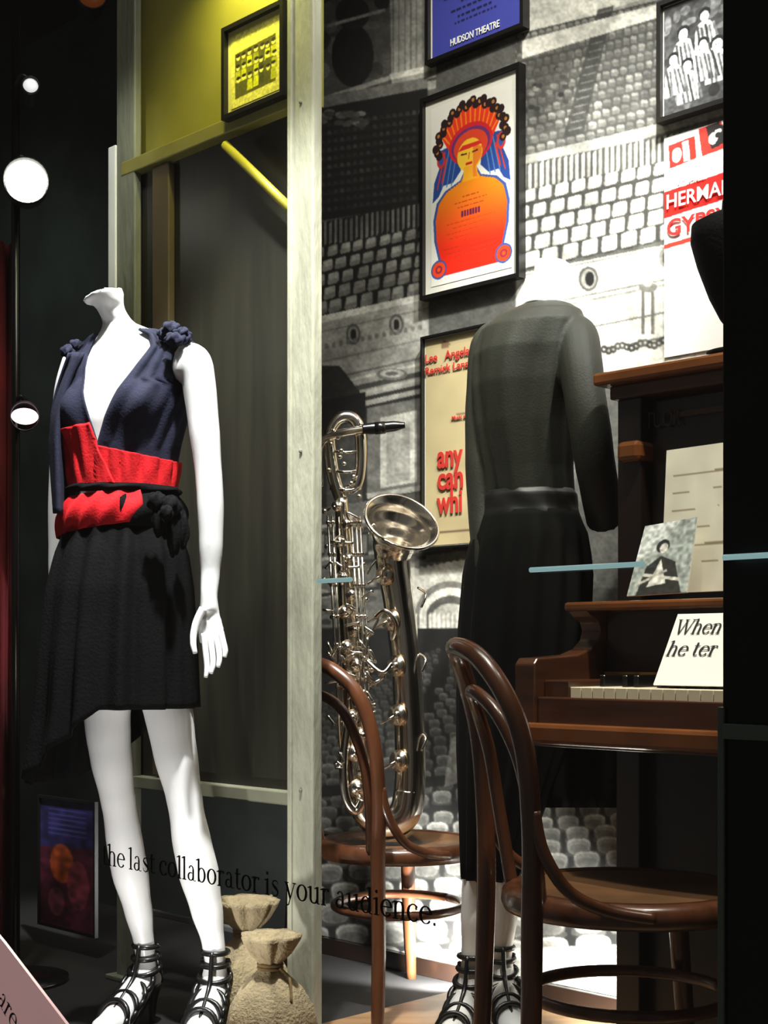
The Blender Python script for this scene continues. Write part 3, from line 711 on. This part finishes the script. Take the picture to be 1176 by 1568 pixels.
def sandal(tag,p,d,parent,heelh=.085):
    d=Vector(d).normalized(); sd=Vector((-d.y,d.x,0))
    prof=[(-.035,.092),(0,.085),(.04,.060),(.09,.024),(.13,.013),(.19,.013)]
    rings=[]
    for i,(x,z) in enumerate(prof):
        w=[.022,.026,.026,.034,.037,.024][i]; c=Vector((p.x,p.y,0))+d*x
        rings.append([c+sd*w+Vector((0,0,z)),c-sd*w+Vector((0,0,z)),c-sd*w+Vector((0,0,max(.0,z-.012))),c+sd*w+Vector((0,0,max(.0,z-.012)))])
    V,Fc=loftdata(rings); bev(mk('sole_'+tag,V,Fc,M_leather,parent,False),.002)
    h=Vector((p.x,p.y,0))-d*.028
    tube('heel_'+tag,[h+Vector((0,0,.085)),h+d*.002+Vector((0,0,.04)),h+d*.006],[.02,.009,.006],M_leather,parent,n=10)
    ps=[]
    for (x,z,r,lean) in((0.0,.175,.027,0),(0,.150,.029,.1),(.006,.125,.034,.3),(.035,.098,.037,.7),(.065,.074,.038,.9),(.095,.056,.038,1.1),(.125,.046,.036,1.2)):
        c=Vector((p.x,p.y,0))+d*x+Vector((0,0,z)); nn=(Vector((0,0,1))*math.cos(lean)+d*math.sin(lean)); e2=sd.cross(nn)
        loop=[c+(sd*math.cos(2*math.pi*k/20)+e2*math.sin(2*math.pi*k/20))*r for k in range(21)]
        ps.append(tubedata(loop,.006,8,1,closed=True))
    for sgn in(-1,1):
        ps.append(tubedata([Vector((p.x,p.y,0))+d*(-.03)+sd*.02*sgn+Vector((0,0,.09)),Vector((p.x,p.y,.16))+sd*.028*sgn],.005,8,1))
    ps.append(tubedata([Vector((p.x,p.y,.18))+d*.028,Vector((p.x,p.y,.12))+d*.045,Vector((p.x,p.y,.085))+d*.085,Vector((p.x,p.y,.05))+d*.14],.005,8,4))
    V,Fc=merge(ps); mk('straps_'+tag,V,Fc,M_leather,parent)
sandal('a',fA,dA,man); sandal('b',fB,dB,man)
# ================================================================= MANNEQUIN 2 (back view, charcoal jacket)
man2=empty('mannequin.001')
D2=3.02
la2=Vector((.80,-.60,0)); fr2=Vector((.60,.80,0))
def lp(tab,n=60,fold=None,steps=4):
    out=[]; vs=[r[0] for r in tab]
    allv=np.concatenate([np.linspace(vs[i],vs[i+1],steps,endpoint=False) for i in range(len(vs)-1)]+[[vs[-1]]])
    for v in allv:
        u,rx,ry=[float(np.interp(v,vs,[r[k] for r in tab])) for k in(1,2,3)]
        c=at(u,v,D2); ring=[]
        for k in range(n):
            th=2*math.pi*k/n; f=fold(th,v) if fold else 0
            ring.append(c+la2*((rx+f)*math.sin(th))+fr2*((ry+f)*math.cos(th)))
        out.append(ring)
    return out
jt=[(464,836,.036,.034),(470,832,.062,.050),(482,824,.098,.070),(500,816,.118,.085),(540,808,.122,.097),(590,804,.118,.100),(650,803,.108,.094),(720,808,.098,.084),(762,811,.098,.080),(770,811,.098,.080)]
def jf(th,v):
    k=min(1,max(0,(v-480)/80)); d=(th-math.pi)
    valley=-.012*math.exp(-((d-.85+.0012*(v-500))/.16)**2)-.010*math.exp(-((d+.75-.0010*(v-500))/.20)**2)
    return (.0030*math.sin(7*th+v*.008)+.0012*math.sin(15*th)+valley)*k
V1=loftdata(lp(jt,96,jf,6))
def arm2(tab,n=20): return tubedata([at(u,v,d) for (u,v,d,hw) in tab],[hw/F*d for (u,v,d,hw) in tab],n,6)
V2=arm2([(868,502,2.99,26),(882,520,2.96,35),(889,560,2.92,34),(896,610,2.89,32),(904,660,2.88,32),(911,710,2.89,31),(918,750,2.92,30),(925,800,2.97,27)])
V3=arm2([(775,510,3.08,28),(755,535,3.10,36),(744,610,3.09,31),(740,700,3.07,28),(742,780,3.05,26),(750,880,3.0,24),(765,950,2.97,22)])
V,Fc=merge([V1,V2,V3]); o=mk('jacket',V,Fc,M_coat,man2); remesh(o,.0045,2)
belt=lp([(752,811,.098,.080),(760,811,.106,.086),(780,811,.106,.086),(792,811,.110,.090)],72,lambda th,v:.0012*math.sin(9*th+v*.15))
V,Fc=loftdata(belt); mk('waistband',V,Fc,mat('satin_band',(.10,.10,.09),.45),man2)
M_trou=mat('charcoal_drape',(.05,.052,.046),.85,noise=.1,spec=.12)
skt=[(785,811,.108,.088),(820,811,.128,.105),(880,808,.140,.118),(960,803,.142,.122),(1050,796,.136,.115),(1150,782,.115,.10),(1250,766,.085,.08),(1345,750,.058,.055)]
V,Fc=loftdata(lp(skt,140,lambda th,v:.006*math.sin(15*th+.8*math.sin(3*th))*min(1,max(0,(v-790)/60))))
mk('trousers_drape',V,Fc,M_trou,man2)
rows=[]
for i in range(12):
    v=1000+i*21.5; rows.append([at(820+k*5.8+(i*.3),v,3.0+.02*math.sin(k*.9)-.0*k) for k in range(24)])
V,Fc=loftdata(rows,False,False); o=mk('coat_tail',V,Fc,M_black,man2); o.modifiers.new('s','SOLIDIFY').thickness=.004
V1=tubedata([at(832,478,3.02),at(837,450,3.03),at(843,424,3.045),at(846,404,3.05)],[.050,.040,.037,.040],20,5)
V2=tubedata([at(742,1290,3.03),at(734,1350,3.03),at(729,1400,3.03),at(724,1450,3.03),at(722,1480,3.03)],[.040,.037,.033,.025,.022],18,5)
V3=tubedata([at(775,1290,3.12),at(772,1350,3.12),at(770,1400,3.12),at(768,1450,3.12),at(767,1470,3.12)],[.040,.037,.033,.025,.022],18,5)
fC=at(722,1480,3.03); fD=at(767,1462,3.12)
dC=Vector((-.35,-.9,0)).normalized(); dD=Vector((.1,-1,0)).normalized()
a1,b1=foot(fC,dC);a2,b2=foot(fD,dD)
V,Fc=merge([V1,V2,V3,a1,b1,a2,b2]); o=mk('body',V,Fc,M_white,man2); remesh(o,.005,4)
sandal('a',fC,dC,man2);sandal('b',fD,dD,man2)
# ================================================================= BENTWOOD CHAIRS
def chair(name,cx,cy,ang,seat,r,back,top,hw=.17,mw=M_wood,lean=1.0):
    e=empty(name); f=Vector((math.cos(ang),math.sin(ang),0)); l=Vector((-math.sin(ang),math.cos(ang),0))
    def L(x,y,z): return Vector((cx,cy,0))+f*x+l*y+Vector((0,0,z))
    lathe('seat',(cx,cy,seat),[(r-.035,-.02),(r-.004,-.028),(r+.003,-.016),(r,-.004),(r-.012,.004),(r-.035,.004),(r-.045,-.002),(.001,-.006)],M_seat,e,n=56)
    lathe('seat_ring',(cx,cy,seat),[(r-.03,-.032),(r+.001,-.032),(r+.006,-.02),(r+.004,-.002),(r-.01,.007),(r-.03,.006),(r-.032,-.01)],mw,e,n=56)
    b=-back
    def H(sg):
        return [L(b-.012,sg*(hw+.015),0),L(b-.004,sg*(hw+.008),seat*.5),L(b,sg*hw,seat-.01),L(b-.002,sg*(hw+.006),seat+.12),L(b-.012*lean,sg*(hw+.004),seat+.24),L(b-.034*lean,sg*hw*.88,top-.080),L(b-.065*lean,sg*hw*.52,top-.018)]
    tube('back_hoop_outer',H(-1)+[L(b-.085*lean,0,top)]+H(1)[::-1],[.015,.016,.017]+[.0160]*9+[.017,.016,.015],mw,e,n=14,sub=8)
    def I(sg): return [L(b+.03,sg*hw*.60,seat-.005),L(b+.012,sg*hw*.70,seat+.12),L(b-.006*lean,sg*hw*.68,seat+.22),L(b-.035*lean,sg*hw*.46,top-.105)]
    tube('back_hoop_inner',I(-1)+[L(b-.058*lean,0,top-.072)]+I(1)[::-1],.0115,mw,e,n=12,sub=8)
    for sg,n_ in((1,'l'),(-1,'r')):
        tube('brace_'+n_,[L(b-.0,sg*(hw+.012),seat+.15),L(b+.012,sg*(hw+.02),seat+.09),L(b+.05,sg*(hw+.028),seat+.03),L(b+.11,sg*(hw+.03),seat+.0),L(b+.18,sg*(r+.01)*.97,seat-.012)],.0105,mw,e,n=10)
        tube('front_leg_'+n_,[L(r*.62,sg*r*.62,seat-.025),L(r*.72,sg*r*.72,seat*.5),L(r*.84,sg*r*.82,0)],[.018,.017,.013],mw,e,n=12)
    ring=[L(.0+r*.80*math.cos(t),r*.80*math.sin(t),seat*.60) for t in [2*math.pi*k/48 for k in range(49)]]
    tube('stretcher_ring',ring,.0105,mw,e,n=10,sub=1,closed=True)
    return e
chair('bentwood_chair',.405,2.355,math.radians(8),.43,.205,.205,.830,.165)
chair('bentwood_chair.001',.035,3.365,math.radians(37),.375,.19,.185,.80,.165)
# ================================================================= SAXOPHONE
sax=empty('saxophone'); SD=3.33
def S(u,v,d=0): return at(u,v,SD+d)
tube('body_tube',[S(556,1222),S(548,1150),S(536,980),S(528,860),S(522,762)],[.030,.028,.023,.019,.015],M_brass,sax,n=24)
tube('bottom_bow',[S(556,1218),S(560,1243),S(580,1260),S(606,1258),S(622,1240),S(627,1210)],[.030,.033,.036,.038,.038,.037],M_brass,sax,n=24)
tube('bell_tube',[S(627,1215),S(628,1150),S(622,1020),S(610,920),S(602,870),S(601,848)],[.037,.036,.035,.036,.040,.044],M_brass,sax,n=28,cap=False)
o=tube('bell',[S(601,850),S(603,836,-.008),S(607,820,-.02),S(611,808,-.032),S(615,799,-.045)],[.044,.050,.060,.074,.089],M_brass,sax,n=40,cap=False,sub=8); o.modifiers.new('s','SOLIDIFY').thickness=.003
a0=S(611,808,-.032);a1=S(615,799,-.045);ax=(a1-a0).normalized();e1=ax.orthogonal().normalized();e2=ax.cross(e1)
tube('bell_rim',[a1+(e1*math.cos(t)+e2*math.sin(t))*.0885 for t in [2*math.pi*k/48 for k in range(49)]],.0045,M_brass,sax,n=8,sub=1,closed=True)
tube('top_loop',[S(522,765),S(512,735),S(506,700),S(504,665),S(514,645),S(530,638),S(545,645),S(552,670),S(552,715),S(546,742),S(532,752)],[.015,.015,.0145,.014,.014,.014,.014,.0135,.013,.013,.012],M_brass,sax,n=18)
tube('neck_pipe',[S(488,745,-.01),S(487,700,-.01),S(492,678,-.01),S(508,668,-.012),S(530,662,-.02),S(560,657,-.03)],[.011,.011,.011,.0105,.010,.0085],M_brass,sax,n=14)
tube('mouthpiece',[S(555,657,-.03),S(572,656,-.03),S(600,653,-.03),S(620,651,-.03)],[.0115,.0135,.0125,.007],M_blackp,sax,n=14)
tube('ligature',[S(574,656,-.03),S(590,654.5,-.03)],[.0145,.0145],M_blackp,sax,n=14,sub=1)
parts=[];parts2=[]
def cyl(c,ax,r,h,n=18):
    ax=Vector(ax).normalized(); return tubedata([c,c+ax*h],r,n,1)
tow=Vector((.1,-1,.05)).normalized()
for i,v in enumerate(range(775,1215,27)):
    u=np.interp(v,[762,1222],[522,556]); r=.012+.009*(v-775)/440
    p=S(u+(6 if i%2 else -7),v,-.022-.008*(v-775)/440)
    parts.append(cyl(p,tow,r,.006));parts.append(cyl(p+tow*.006,tow,r*.45,.004)); parts2.append(cyl(p+tow*.002,tow,r*1.06,.002))
    q=S(u+(28 if i%2 else -26),v+8,-.02); parts.append(tubedata([p+tow*.006,q],.0028,8,1)); parts.append(blob(q,.0065,10,8))
for i,v in enumerate((880,950,1020,1095,1165)):
    u=np.interp(v,[848,1020,1215],[601,622,627]); p=S(u-14,v,-.040); ax2=Vector((-.6,-.8,.05))
    parts.append(cyl(p,ax2,.024,.008));parts.append(cyl(p+ax2.normalized()*.008,ax2,.010,.006));parts2.append(cyl(p+ax2*.001,ax2,.026,.003))
    parts.append(tubedata([p+ax2*.01,S(u-42,v+14,-.04)],.003,8,1))
for du,r0 in((-22,.003),(-15,.0028),(14,.003),(21,.0028),(27,.0025)):
    parts.append(tubedata([S(524+du,790,-.028),S(546+du,1190,-.036)],r0,8,1))
    for v in range(800,1190,48): parts.append(blob(S(524+du+(v-790)*.055,v,-.03),.0058,8,6))
for i in range(44):
    v=770+rng.rand()*430; u=524+(v-790)*.055+rng.uniform(-34,40); p=S(u,v,-.03-.02*rng.rand())
    parts.append(tubedata([p,p+Vector((rng.uniform(-.03,.03),-.005,rng.uniform(-.025,.025))),p+Vector((rng.uniform(-.03,.03),0,rng.uniform(-.04,.04)))],.0032,8,4))
for i in range(12):
    v=650+i*10; parts.append(blob(S(500+rng.rand()*56,v,-.018),.0055,10,8)); 
for v in(690,720,748): parts.append(tubedata([S(506,v,-.0),S(530,v+3,-.016),S(552,v,-.0)],.004,8,4))
parts.append(tubedata([S(575,945,-.05),S(590,935,-.07),S(606,955,-.07),S(600,980,-.05)],.006,10,5))
parts.append(tubedata([S(560,1010,-.05),S(585,1030,-.07),S(600,1015,-.06)],.005,10,5))
parts.append(tubedata([S(532,1110,-.03),S(526,1170,-.035),S(530,1222,-.035),S(545,1242,-.035),S(556,1225,-.035)],.011,12,6))
for v in(900,1000,1120): parts.append(tubedata([S(640,v,0),S(652,v+10,-.03),S(645,v+30,-.04)],.003,8,4))
V,Fc=merge(parts); mk('keywork',V,Fc,M_brass,sax)
V,Fc=merge(parts2); mk('key_pads',V,Fc,M_brass2,sax)
# ================================================================= UPRIGHT PIANO
pn=empty('upright_piano')
def pf(a,b,z):
    m=-2.327+R*a; cc=3.70-R*b
    return Vector(((cc+m)/2,(cc-m)/2,z))
def pa(u,b):
    al=(u-CX)/F; cc=3.70-R*b; y=cc/(1+al); return (al*y-y+2.327)/R
LP=1.46
box('case_back',pf,0,LP,0.0,.27,.04,1.335,M_pdark,pn)
box('upper_panel',pf,.06,LP-.06,.27,.295,.95,1.31,M_pdark,pn)
box('lower_panel',pf,.02,LP-.02,.27,.30,.06,.66,mat('piano_lower',(.05,.035,.03),.35,coat=.3),pn)
box('plinth',pf,0,LP,.0,.33,.0,.08,M_pdark,pn)
box('top_lid',pf,-.035,LP+.035,-.0,.36,1.342,1.367,M_ptrim,pn,bw=.006)
box('top_cornice',pf,-.012,LP+.012,.0,.335,1.315,1.342,M_piano,pn,bw=.004)
for i,a in enumerate((0,LP-.055)):
    box('pilaster_%d'%i,pf,a,a+.055,.27,.325,.92,1.315,M_pdark,pn)
    box('pilaster_cap_%d'%i,pf,a+.01,a+.063,.27,.345,1.19,1.23,M_ptrim,pn,bw=.010)
    box('side_arm_lower_%d'%i,pf,a,a+.055,.27,.33,.06,.66,M_pdark,pn)
boxes('panel_moulding',pf,[(.12,LP-.12,.295,.303,1.27,1.28),(.12,LP-.12,.295,.303,.97,.98)],M_piano,pn)
box('desk_ledge',pf,-.004,LP+.004,.27,.49,.898,.915,M_ptrim,pn,bw=.005)
box('fallboard',pf,.05,LP-.05,.40,.43,.77,.90,M_pdark,pn)
box('key_felt',pf,.05,LP-.05,.425,.436,.765,.785,mat('felt_gold',(.55,.42,.18),.8),pn,bw=0)
prof=[(.27,.66),(.27,.90),(.485,.90),(.470,.888),(.448,.878),(.440,.862),(.447,.845),(.47,.828),(.51,.817),(.58,.813),(.628,.811),(.638,.80),(.638,.66)]
for i,a in enumerate((0,LP-.045)):
    V=[pf(a,b,z) for b,z in prof]+[pf(a+.045,b,z) for b,z in prof]; n=len(prof)
    Fc=[tuple(range(n)),tuple(range(n,2*n))]+[(k,(k+1)%n,(k+1)%n+n,k+n) for k in range(n)]
    bev(mk('cheek_%d'%i,V,Fc,M_piano,pn,False),.003)
box('key_block_l',pf,.045,.10,.43,.61,.70,.772,M_piano,pn)
box('key_block_r',pf,LP-.10,LP-.045,.43,.61,.70,.772,M_piano,pn)
box('keyslip',pf,.045,LP-.045,.608,.630,.69,.742,M_piano,pn)
box('key_bed',pf,0,LP,.27,.64,.655,.695,M_pdark,pn)
box('key_bed_moulding',pf,-.012,LP+.012,.635,.662,.66,.697,M_ptrim,pn,bw=.008)
kw=(LP-.20)/52
boxes('white_keys',pf,[(.10+i*kw+.0007,.10+(i+1)*kw-.0007,.436,.606,.735,.760) for i in range(52)],M_ivory,pn,bw=.001)
bk=[]
for i in range(51):
    if (i+5)%7 in(0,1,3,4,5): bk.append((.10+(i+1)*kw-.0055,.10+(i+1)*kw+.0055,.436,.545,.757,.781))
boxes('black_keys',pf,bk,M_blackp,pn,bw=.0015)
text('maker_lettering',0,'TUOR',pf(pa(990,.30),.304,zOf(1010,655,3.28)),.045,mat('dim_gold',(.22,.17,.12),.5),pn,width=.08)
def sheetq(name,pts,m=M_paper,th=.0025,art=None):
    e=empty(name); n=(pts[1]-pts[0]).cross(pts[3]-pts[0]).normalized()
    if n.y>0: n=-n
    V=pts+[p-n*th for p in pts]; mk('board',V,[(0,1,2,3),(4,5,6,7),(0,1,5,4),(1,2,6,5),(2,3,7,6),(3,0,4,7)],m,e,False)
    if art:
        ny,nx=90,70; P=np.zeros((ny,nx,3))
        for j in range(ny):
            for i in range(nx):
                fx,fy=i/(nx-1),j/(ny-1); p=(pts[0]*(1-fx)+pts[1]*fx)*(1-fy)+(pts[3]*(1-fx)+pts[2]*fx)*fy+n*.0008; P[j,i]=p
        fx,fy=np.meshgrid(np.linspace(0,.999,nx),np.linspace(0,.999,ny)); gridmesh('print',P,art.sample(fx*art.x1,fy*art.y1),M_art,e)
    return e,n
def sheet(name,corn,m=M_paper,art=None):
    return sheetq(name,[onplane(u,v,3.70-R*b) for (u,v,b) in corn],m,art=art)
cv=Cv(0,0,1,1.3,120,(.84,.83,.76))
for j in range(6):
    y=.25+j*.16
    cv.line((.1,y),(.6+.3*rng.rand(),y-.01),.012,(.55,.5,.42))
cv.noise(.05,14)
sheet('sheet_music',[(1021,690,.335),(1150,672,.335),(1150,903,.41),(1012,909,.41)],art=cv)
cv=Cv(0,0,1,1.4,160,(.62,.66,.64))
cv.poly([(0,0),(.7,0),(.4,.5),(0,.7)],(.80,.83,.82));cv.ell(.45,.47,.12,.13,(.12,.12,.12));cv.ell(.47,.51,.075,.10,(.88,.88,.85));cv.poly([(.15,1.4),(.22,.85),(.45,.66),(.72,.8),(.9,1.4)],(.15,.15,.14));cv.poly([(.3,1.25),(.46,.72),(.62,1.2)],(.85,.86,.83));cv.line((.2,1.0),(.85,1.15),.06,(.8,.8,.76));cv.line((.1,1.2),(.6,.95),.05,(.7,.7,.66));cv.noise(.3,8);cv.blur(2)
sheet('photo_print',[(988,806,.41),(1068,792,.41),(1052,907,.47),(960,913,.47)],art=cv)
ca=pa(1028,.52); ztop=.888; zb=.766
cpt=[pf(ca,.500,ztop),pf(ca+.19,.500,ztop),pf(ca+.19,.575,zb),pf(ca,.575,zb)]
cd,cn=sheetq('lettered_card',cpt,mat('card_white',(.95,.95,.93),.6))
cx_=(cpt[1]-cpt[0]).normalized(); cyv=(cpt[0]-cpt[3]).normalized()
roman('line_1','When',cpt[0]+cx_*.006-cyv*.042,.0205,M_ink,cd,xdir=cx_,ydir=cyv,slant=.12,off=.0015,width=.092,nrm=cn)
roman('line_2','he ter',cpt[0]+cx_*.004-cyv*.086,.0205,M_ink,cd,xdir=cx_,ydir=cyv,slant=.12,off=.0015,width=.098,nrm=cn)
bc=onplane(1128,555,3.28)
lathe('dress_form',(bc.x,bc.y,1.367),[(.055,0),(.055,.01),(.012,.02),(.012,.045),(.030,.07),(.050,.11),(.072,.17),(.084,.215),(.082,.245),(.05,.262),(.028,.268),(.026,.29),(.01,.295)],M_black,None,n=40)
# ================================================================= SACKS
def sack(name,c,s,ph):
    e=empty(name)
    fold=lambda t,z:(.05*math.sin(7*t+ph)+.03*math.sin(12*t+2*ph))*(1+2.2*max(0,(z/s-.12))*8*.35)
    lathe('bag',(c.x,c.y,c.z),[(.055*s,0),(.078*s,.012*s),(.088*s,.05*s),(.080*s,.09*s),(.060*s,.125*s),(.033*s,.152*s),(.020*s,.165*s),(.022*s,.175*s),(.040*s,.195*s),(.054*s,.22*s),(.058*s,.232*s),(.045*s,.228*s),(.015*s,.19*s)],M_burlap,e,n=72,fold=fold)
    ps=[tubedata([c+Vector((.023*s*math.cos(t),.023*s*math.sin(t),(.166+dz)*s)) for t in [2*math.pi*k/20 for k in range(21)]],.004*s,8,1,closed=True) for dz in(0,.007)]
    ps.append(tubedata([c+Vector((.02*s,-.02*s,.168*s)),c+Vector((.04*s,-.03*s,.15*s)),c+Vector((.045*s,-.055*s,.11*s))],.003*s,8,4))
    V,Fc=merge(ps); mk('tie_cord',V,Fc,M_rope,e); return e
c=at(414,1500,2.93); sack('burlap_sack',Vector((c.x,c.y,0)),1.04,.3)
c=at(378,1500,3.16); sack('burlap_sack.001',Vector((c.x,c.y,0)),1.18,1.9)
# ================================================================= STAGE LIGHTS (left)
ls=empty('stage_light_stand')
px=at(24,500,3.55)
tube('pole',[Vector((px.x,px.y,0)),Vector((px.x,px.y,2.5))],.011,M_blackp,ls,n=12,sub=1)
lathe('base',(px.x,px.y,0),[(.13,0),(.13,.012),(.02,.02)],M_blackp,ls)
M_can=mat('lamp_can',(.16,.16,.16),.35,metal=.6)
def spot(tag,u,v,d,r,m,sq=(1,1,1)):
    c=at(u,v,d); ax=(Vector((.25,-1,-.1))).normalized()
    prof=[(r*.5,-.13),(r*.8,-.11),(r,-.05),(r*1.05,0),(r*1.08,.03)]
    rings=[];e1=ax.orthogonal().normalized();e2=ax.cross(e1)
    for (rr,h) in prof: rings.append([c+ax*h+(e1*math.cos(2*math.pi*k/28)+e2*math.sin(2*math.pi*k/28))*rr for k in range(28)])
    V,Fc=loftdata(rings,False); o=mk('can_'+tag,V,Fc,M_can,ls); o.modifiers.new('s','SOLIDIFY').thickness=.003
    V,Fc=blob(c+ax*.012,r*.96,24,14,sq=sq); mk('lens_'+tag,V,Fc,m,ls)
    tube('yoke_'+tag,[Vector((px.x,px.y,c.z+.02)),Vector(((px.x+c.x)/2,c.y+.02,c.z+r+.02)),c+Vector((0,.05,r))],.006,M_can,ls,n=8)
spot('1',40,280,3.5,.052,M_lamp)
spot('2',47,135,3.5,.020,mat('lamp_dim',(.9,.9,.9),.3,emit=.9))
spot('3',38,638,3.5,.034,M_lampp,(1,1,.6))
spot('4',140,-6,3.9,.040,mat('lamp_amber',(.3,.12,.03),.4,emit=.2,ecol=(.6,.3,.1)))
rows=[]
for i in range(2):
    z=[0,1.9][i]; rows.append([at(-120+k*3.6,1000,3.75+.03*math.sin(k*.9)).xy.to_3d()+Vector((0,0,z)) for k in range(42)])
V,Fc=loftdata(rows,False,False); o=mk('red_curtain',V,Fc,M_curtain); o.modifiers.new('s','SOLIDIFY').thickness=.004
cv=Cv(0,0,1,2.6,80,(.20,.18,.40))
cv.poly([(0,1.0),(1,.9),(1,2.6),(0,2.6)],(.36,.12,.20));cv.ell(.4,1.3,.22,.4,(.80,.35,.15));cv.ell(.7,1.7,.2,.5,(.6,.25,.3));cv.ell(.3,2.1,.15,.3,(.65,.3,.4));cv.noise(.4,8)
for i in range(6): cv.line((.15,.2+i*.1),(.85,.2+i*.1),.03,(.35,.35,.65))
cv.blur(2)
poster('framed_poster.003',62,150,1222,1425,PC+.1,.006,cv,.008,.0,60,120,uref=105,th=.01,mm=M_frame)
pl=empty('placard')
n45=Vector((-1,-1,0)).normalized()
pts=[onplane(-60,1365,2.03),onplane(5,1442,2.03),onplane(118,1590,2.03),onplane(-60,1700,2.03)]
pts[2].z=max(pts[2].z,.002); pts[3].z=.002
V=pts+[p-n45*.006 for p in pts]; mk('board',V,[(0,1,2,3),(4,5,6,7),(0,1,5,4),(1,2,6,5),(2,3,7,6),(3,0,4,7)],mat('placard_pink',(.90,.76,.74),.8,noise=.05,emit=.3,ecol=(.9,.7,.7)),pl,False)  # slight glow put into the board to look lit; it is no lamp
sd_=Vector((1,-1,0))/R; an=math.radians(-38)
roman('lettering','are',onplane(-3,1532,2.03),.030,M_ink,pl,xdir=(sd_*math.cos(an)+Vector((0,0,math.sin(an)))),ydir=(Vector((0,0,math.cos(an)))-sd_*math.sin(an)),off=.002)
# ================================================================= GLASS LETTERING + REFLECTION STREAK
s0=sOf(158,2.0);s1=sOf(672,2.0)
roman('window_lettering','the last collaborator is your audience.',wf(s0,GO,.450),.0255,M_ink,None,width=s1-s0,off=.002)
tl=empty('glass_reflection')  # thin glowing rods modelled in place of a fluorescent reflection on the glass
for i,(ua,ub) in enumerate(((487,538),(812,985),(1108,1230))):
    o=GO+(.045 if i==2 else .012); cc=WALL-R*o
    tube('streak_%d'%i,[wf(sOf(ua,cc),o,.925),wf(sOf(ub,cc),o,.925)],.0032,M_teal,tl,n=8,sub=1)
# ================================================================= LIGHTS
def spotl(name,loc,tgt,e,size,blend=.5,col=(1,1,1),rad=.05):
    l=bpy.data.lights.new(name,'SPOT'); l.energy=e; l.spot_size=math.radians(size); l.spot_blend=blend; l.color=col; l.shadow_soft_size=rad
    o=bpy.data.objects.new(name,l); sc.collection.objects.link(o); o.location=loc
    o.rotation_euler=(Vector(tgt)-Vector(loc)).to_track_quat('-Z','Y').to_euler(); return o
def areal(name,loc,tgt,e,sx,sy,col=(1,1,1)):
    l=bpy.data.lights.new(name,'AREA'); l.energy=e; l.shape='RECTANGLE'; l.size=sx; l.size_y=sy; l.color=col
    o=bpy.data.objects.new(name,l); sc.collection.objects.link(o); o.location=loc
    o.rotation_euler=(Vector(tgt)-Vector(loc)).to_track_quat('-Z','Y').to_euler(); return o
spotl('mannequin_spot',(-.25,2.32,2.85),(-.46,3.08,1.2),520,38,.5,(1,1,.98))
spotl('mannequin_spot_side',(-.9,2.95,2.6),(-.50,3.08,.7),110,50,.7,(1,1,.98))
spotl('mannequin_spot_low',(-.55,2.62,.03),(-.38,3.05,.45),16,80,.8,(1,.98,.95),.02)
spotl('mural_spot',(.45,2.30,2.85),onplane(860,440,WALL),340,34,.8,(1,.985,.93))
spotl('mural_spot_right',(.95,2.05,2.85),onplane(1080,330,WALL),310,40,.8,(1,.985,.93))
spotl('mural_spot_left',(.15,2.55,2.85),onplane(640,380,WALL),55,60,.8,(1,.97,.87))
spotl('mural_spot_stalls',(.10,2.60,2.6),onplane(660,1120,WALL),52,36,.8,(1,.97,.87))
spotl('mural_uplight',(.16,3.40,.05),onplane(655,1425,WALL),60,120,.5,(1,.99,.95),.02)
spotl('mural_uplight_2',(.50,2.95,.04),onplane(912,1475,WALL),60,75,.6,(1,.99,.95),.02)
spotl('olive_wall_light',(-.36,2.93,2.80),onplane(390,40,PC),7,80,.9,(1,.93,.22))
spotl('olive_wall_hot',wf(sOf(400,PC),.16,2.50,PC),onplane(385,20,PC),22,110,.9,(1,.95,.22),.02)
spotl('brace_light',(-.30,2.80,2.6),onplane(400,260,PC),4,26,.9,(1,.93,.22))
spotl('sax_spot',(.20,2.5,2.8),(.0,3.33,1.0),190,22,.6,(1,.96,.88))
spotl('coat_spot',(-.1,2.35,2.7),at(840,600,3.0),70,24,.7,(1,.98,.84))
spotl('piano_spot',(.75,1.95,2.8),(.75,2.55,.85),190,40,.8,(1,.92,.78))
spotl('chair_spot',(.1,2.1,2.7),(.3,2.35,.6),90,28,.8,(1,.92,.78))
spotl('post_spot',(-.15,2.3,2.5),(-.2,3.05,1.0),18,75,.9,(1,.99,.88))
spotl('light_wedge_spot',(-.75,2.85,2.8),onplane(170,340,PC),45,22,.8,(1,1,.97))  # added lamp that brightens the strip standing for light
spotl('back_left_light',(-1.3,3.4,2.8),(-1.7,5.2,1.4),35,75,.9,(.85,1,.92))
areal('ceiling_fill',(.0,2.5,2.9),(.1,3.1,0),12,1.2,.35,(1,.96,.87))
w=bpy.data.worlds.new('world'); sc.world=w; w.use_nodes=True
w.node_tree.nodes['Background'].inputs[0].default_value=(1,.92,.82,1); w.node_tree.nodes['Background'].inputs[1].default_value=.06
# ================================================================= CAMERA
cam=bpy.data.cameras.new('camera'); co=bpy.data.objects.new('camera',cam); sc.collection.objects.link(co)
co.location=(0,0,CZ); co.rotation_euler=(math.pi/2,0,0); cam.sensor_fit='VERTICAL'; cam.sensor_height=36; cam.sensor_width=27
cam.lens=F/1568*36; cam.shift_y=(HY-784)/1568; cam.clip_start=.05
sc.camera=co
try:
    sc.view_settings.view_transform='Standard'
except Exception as ex: print(ex)
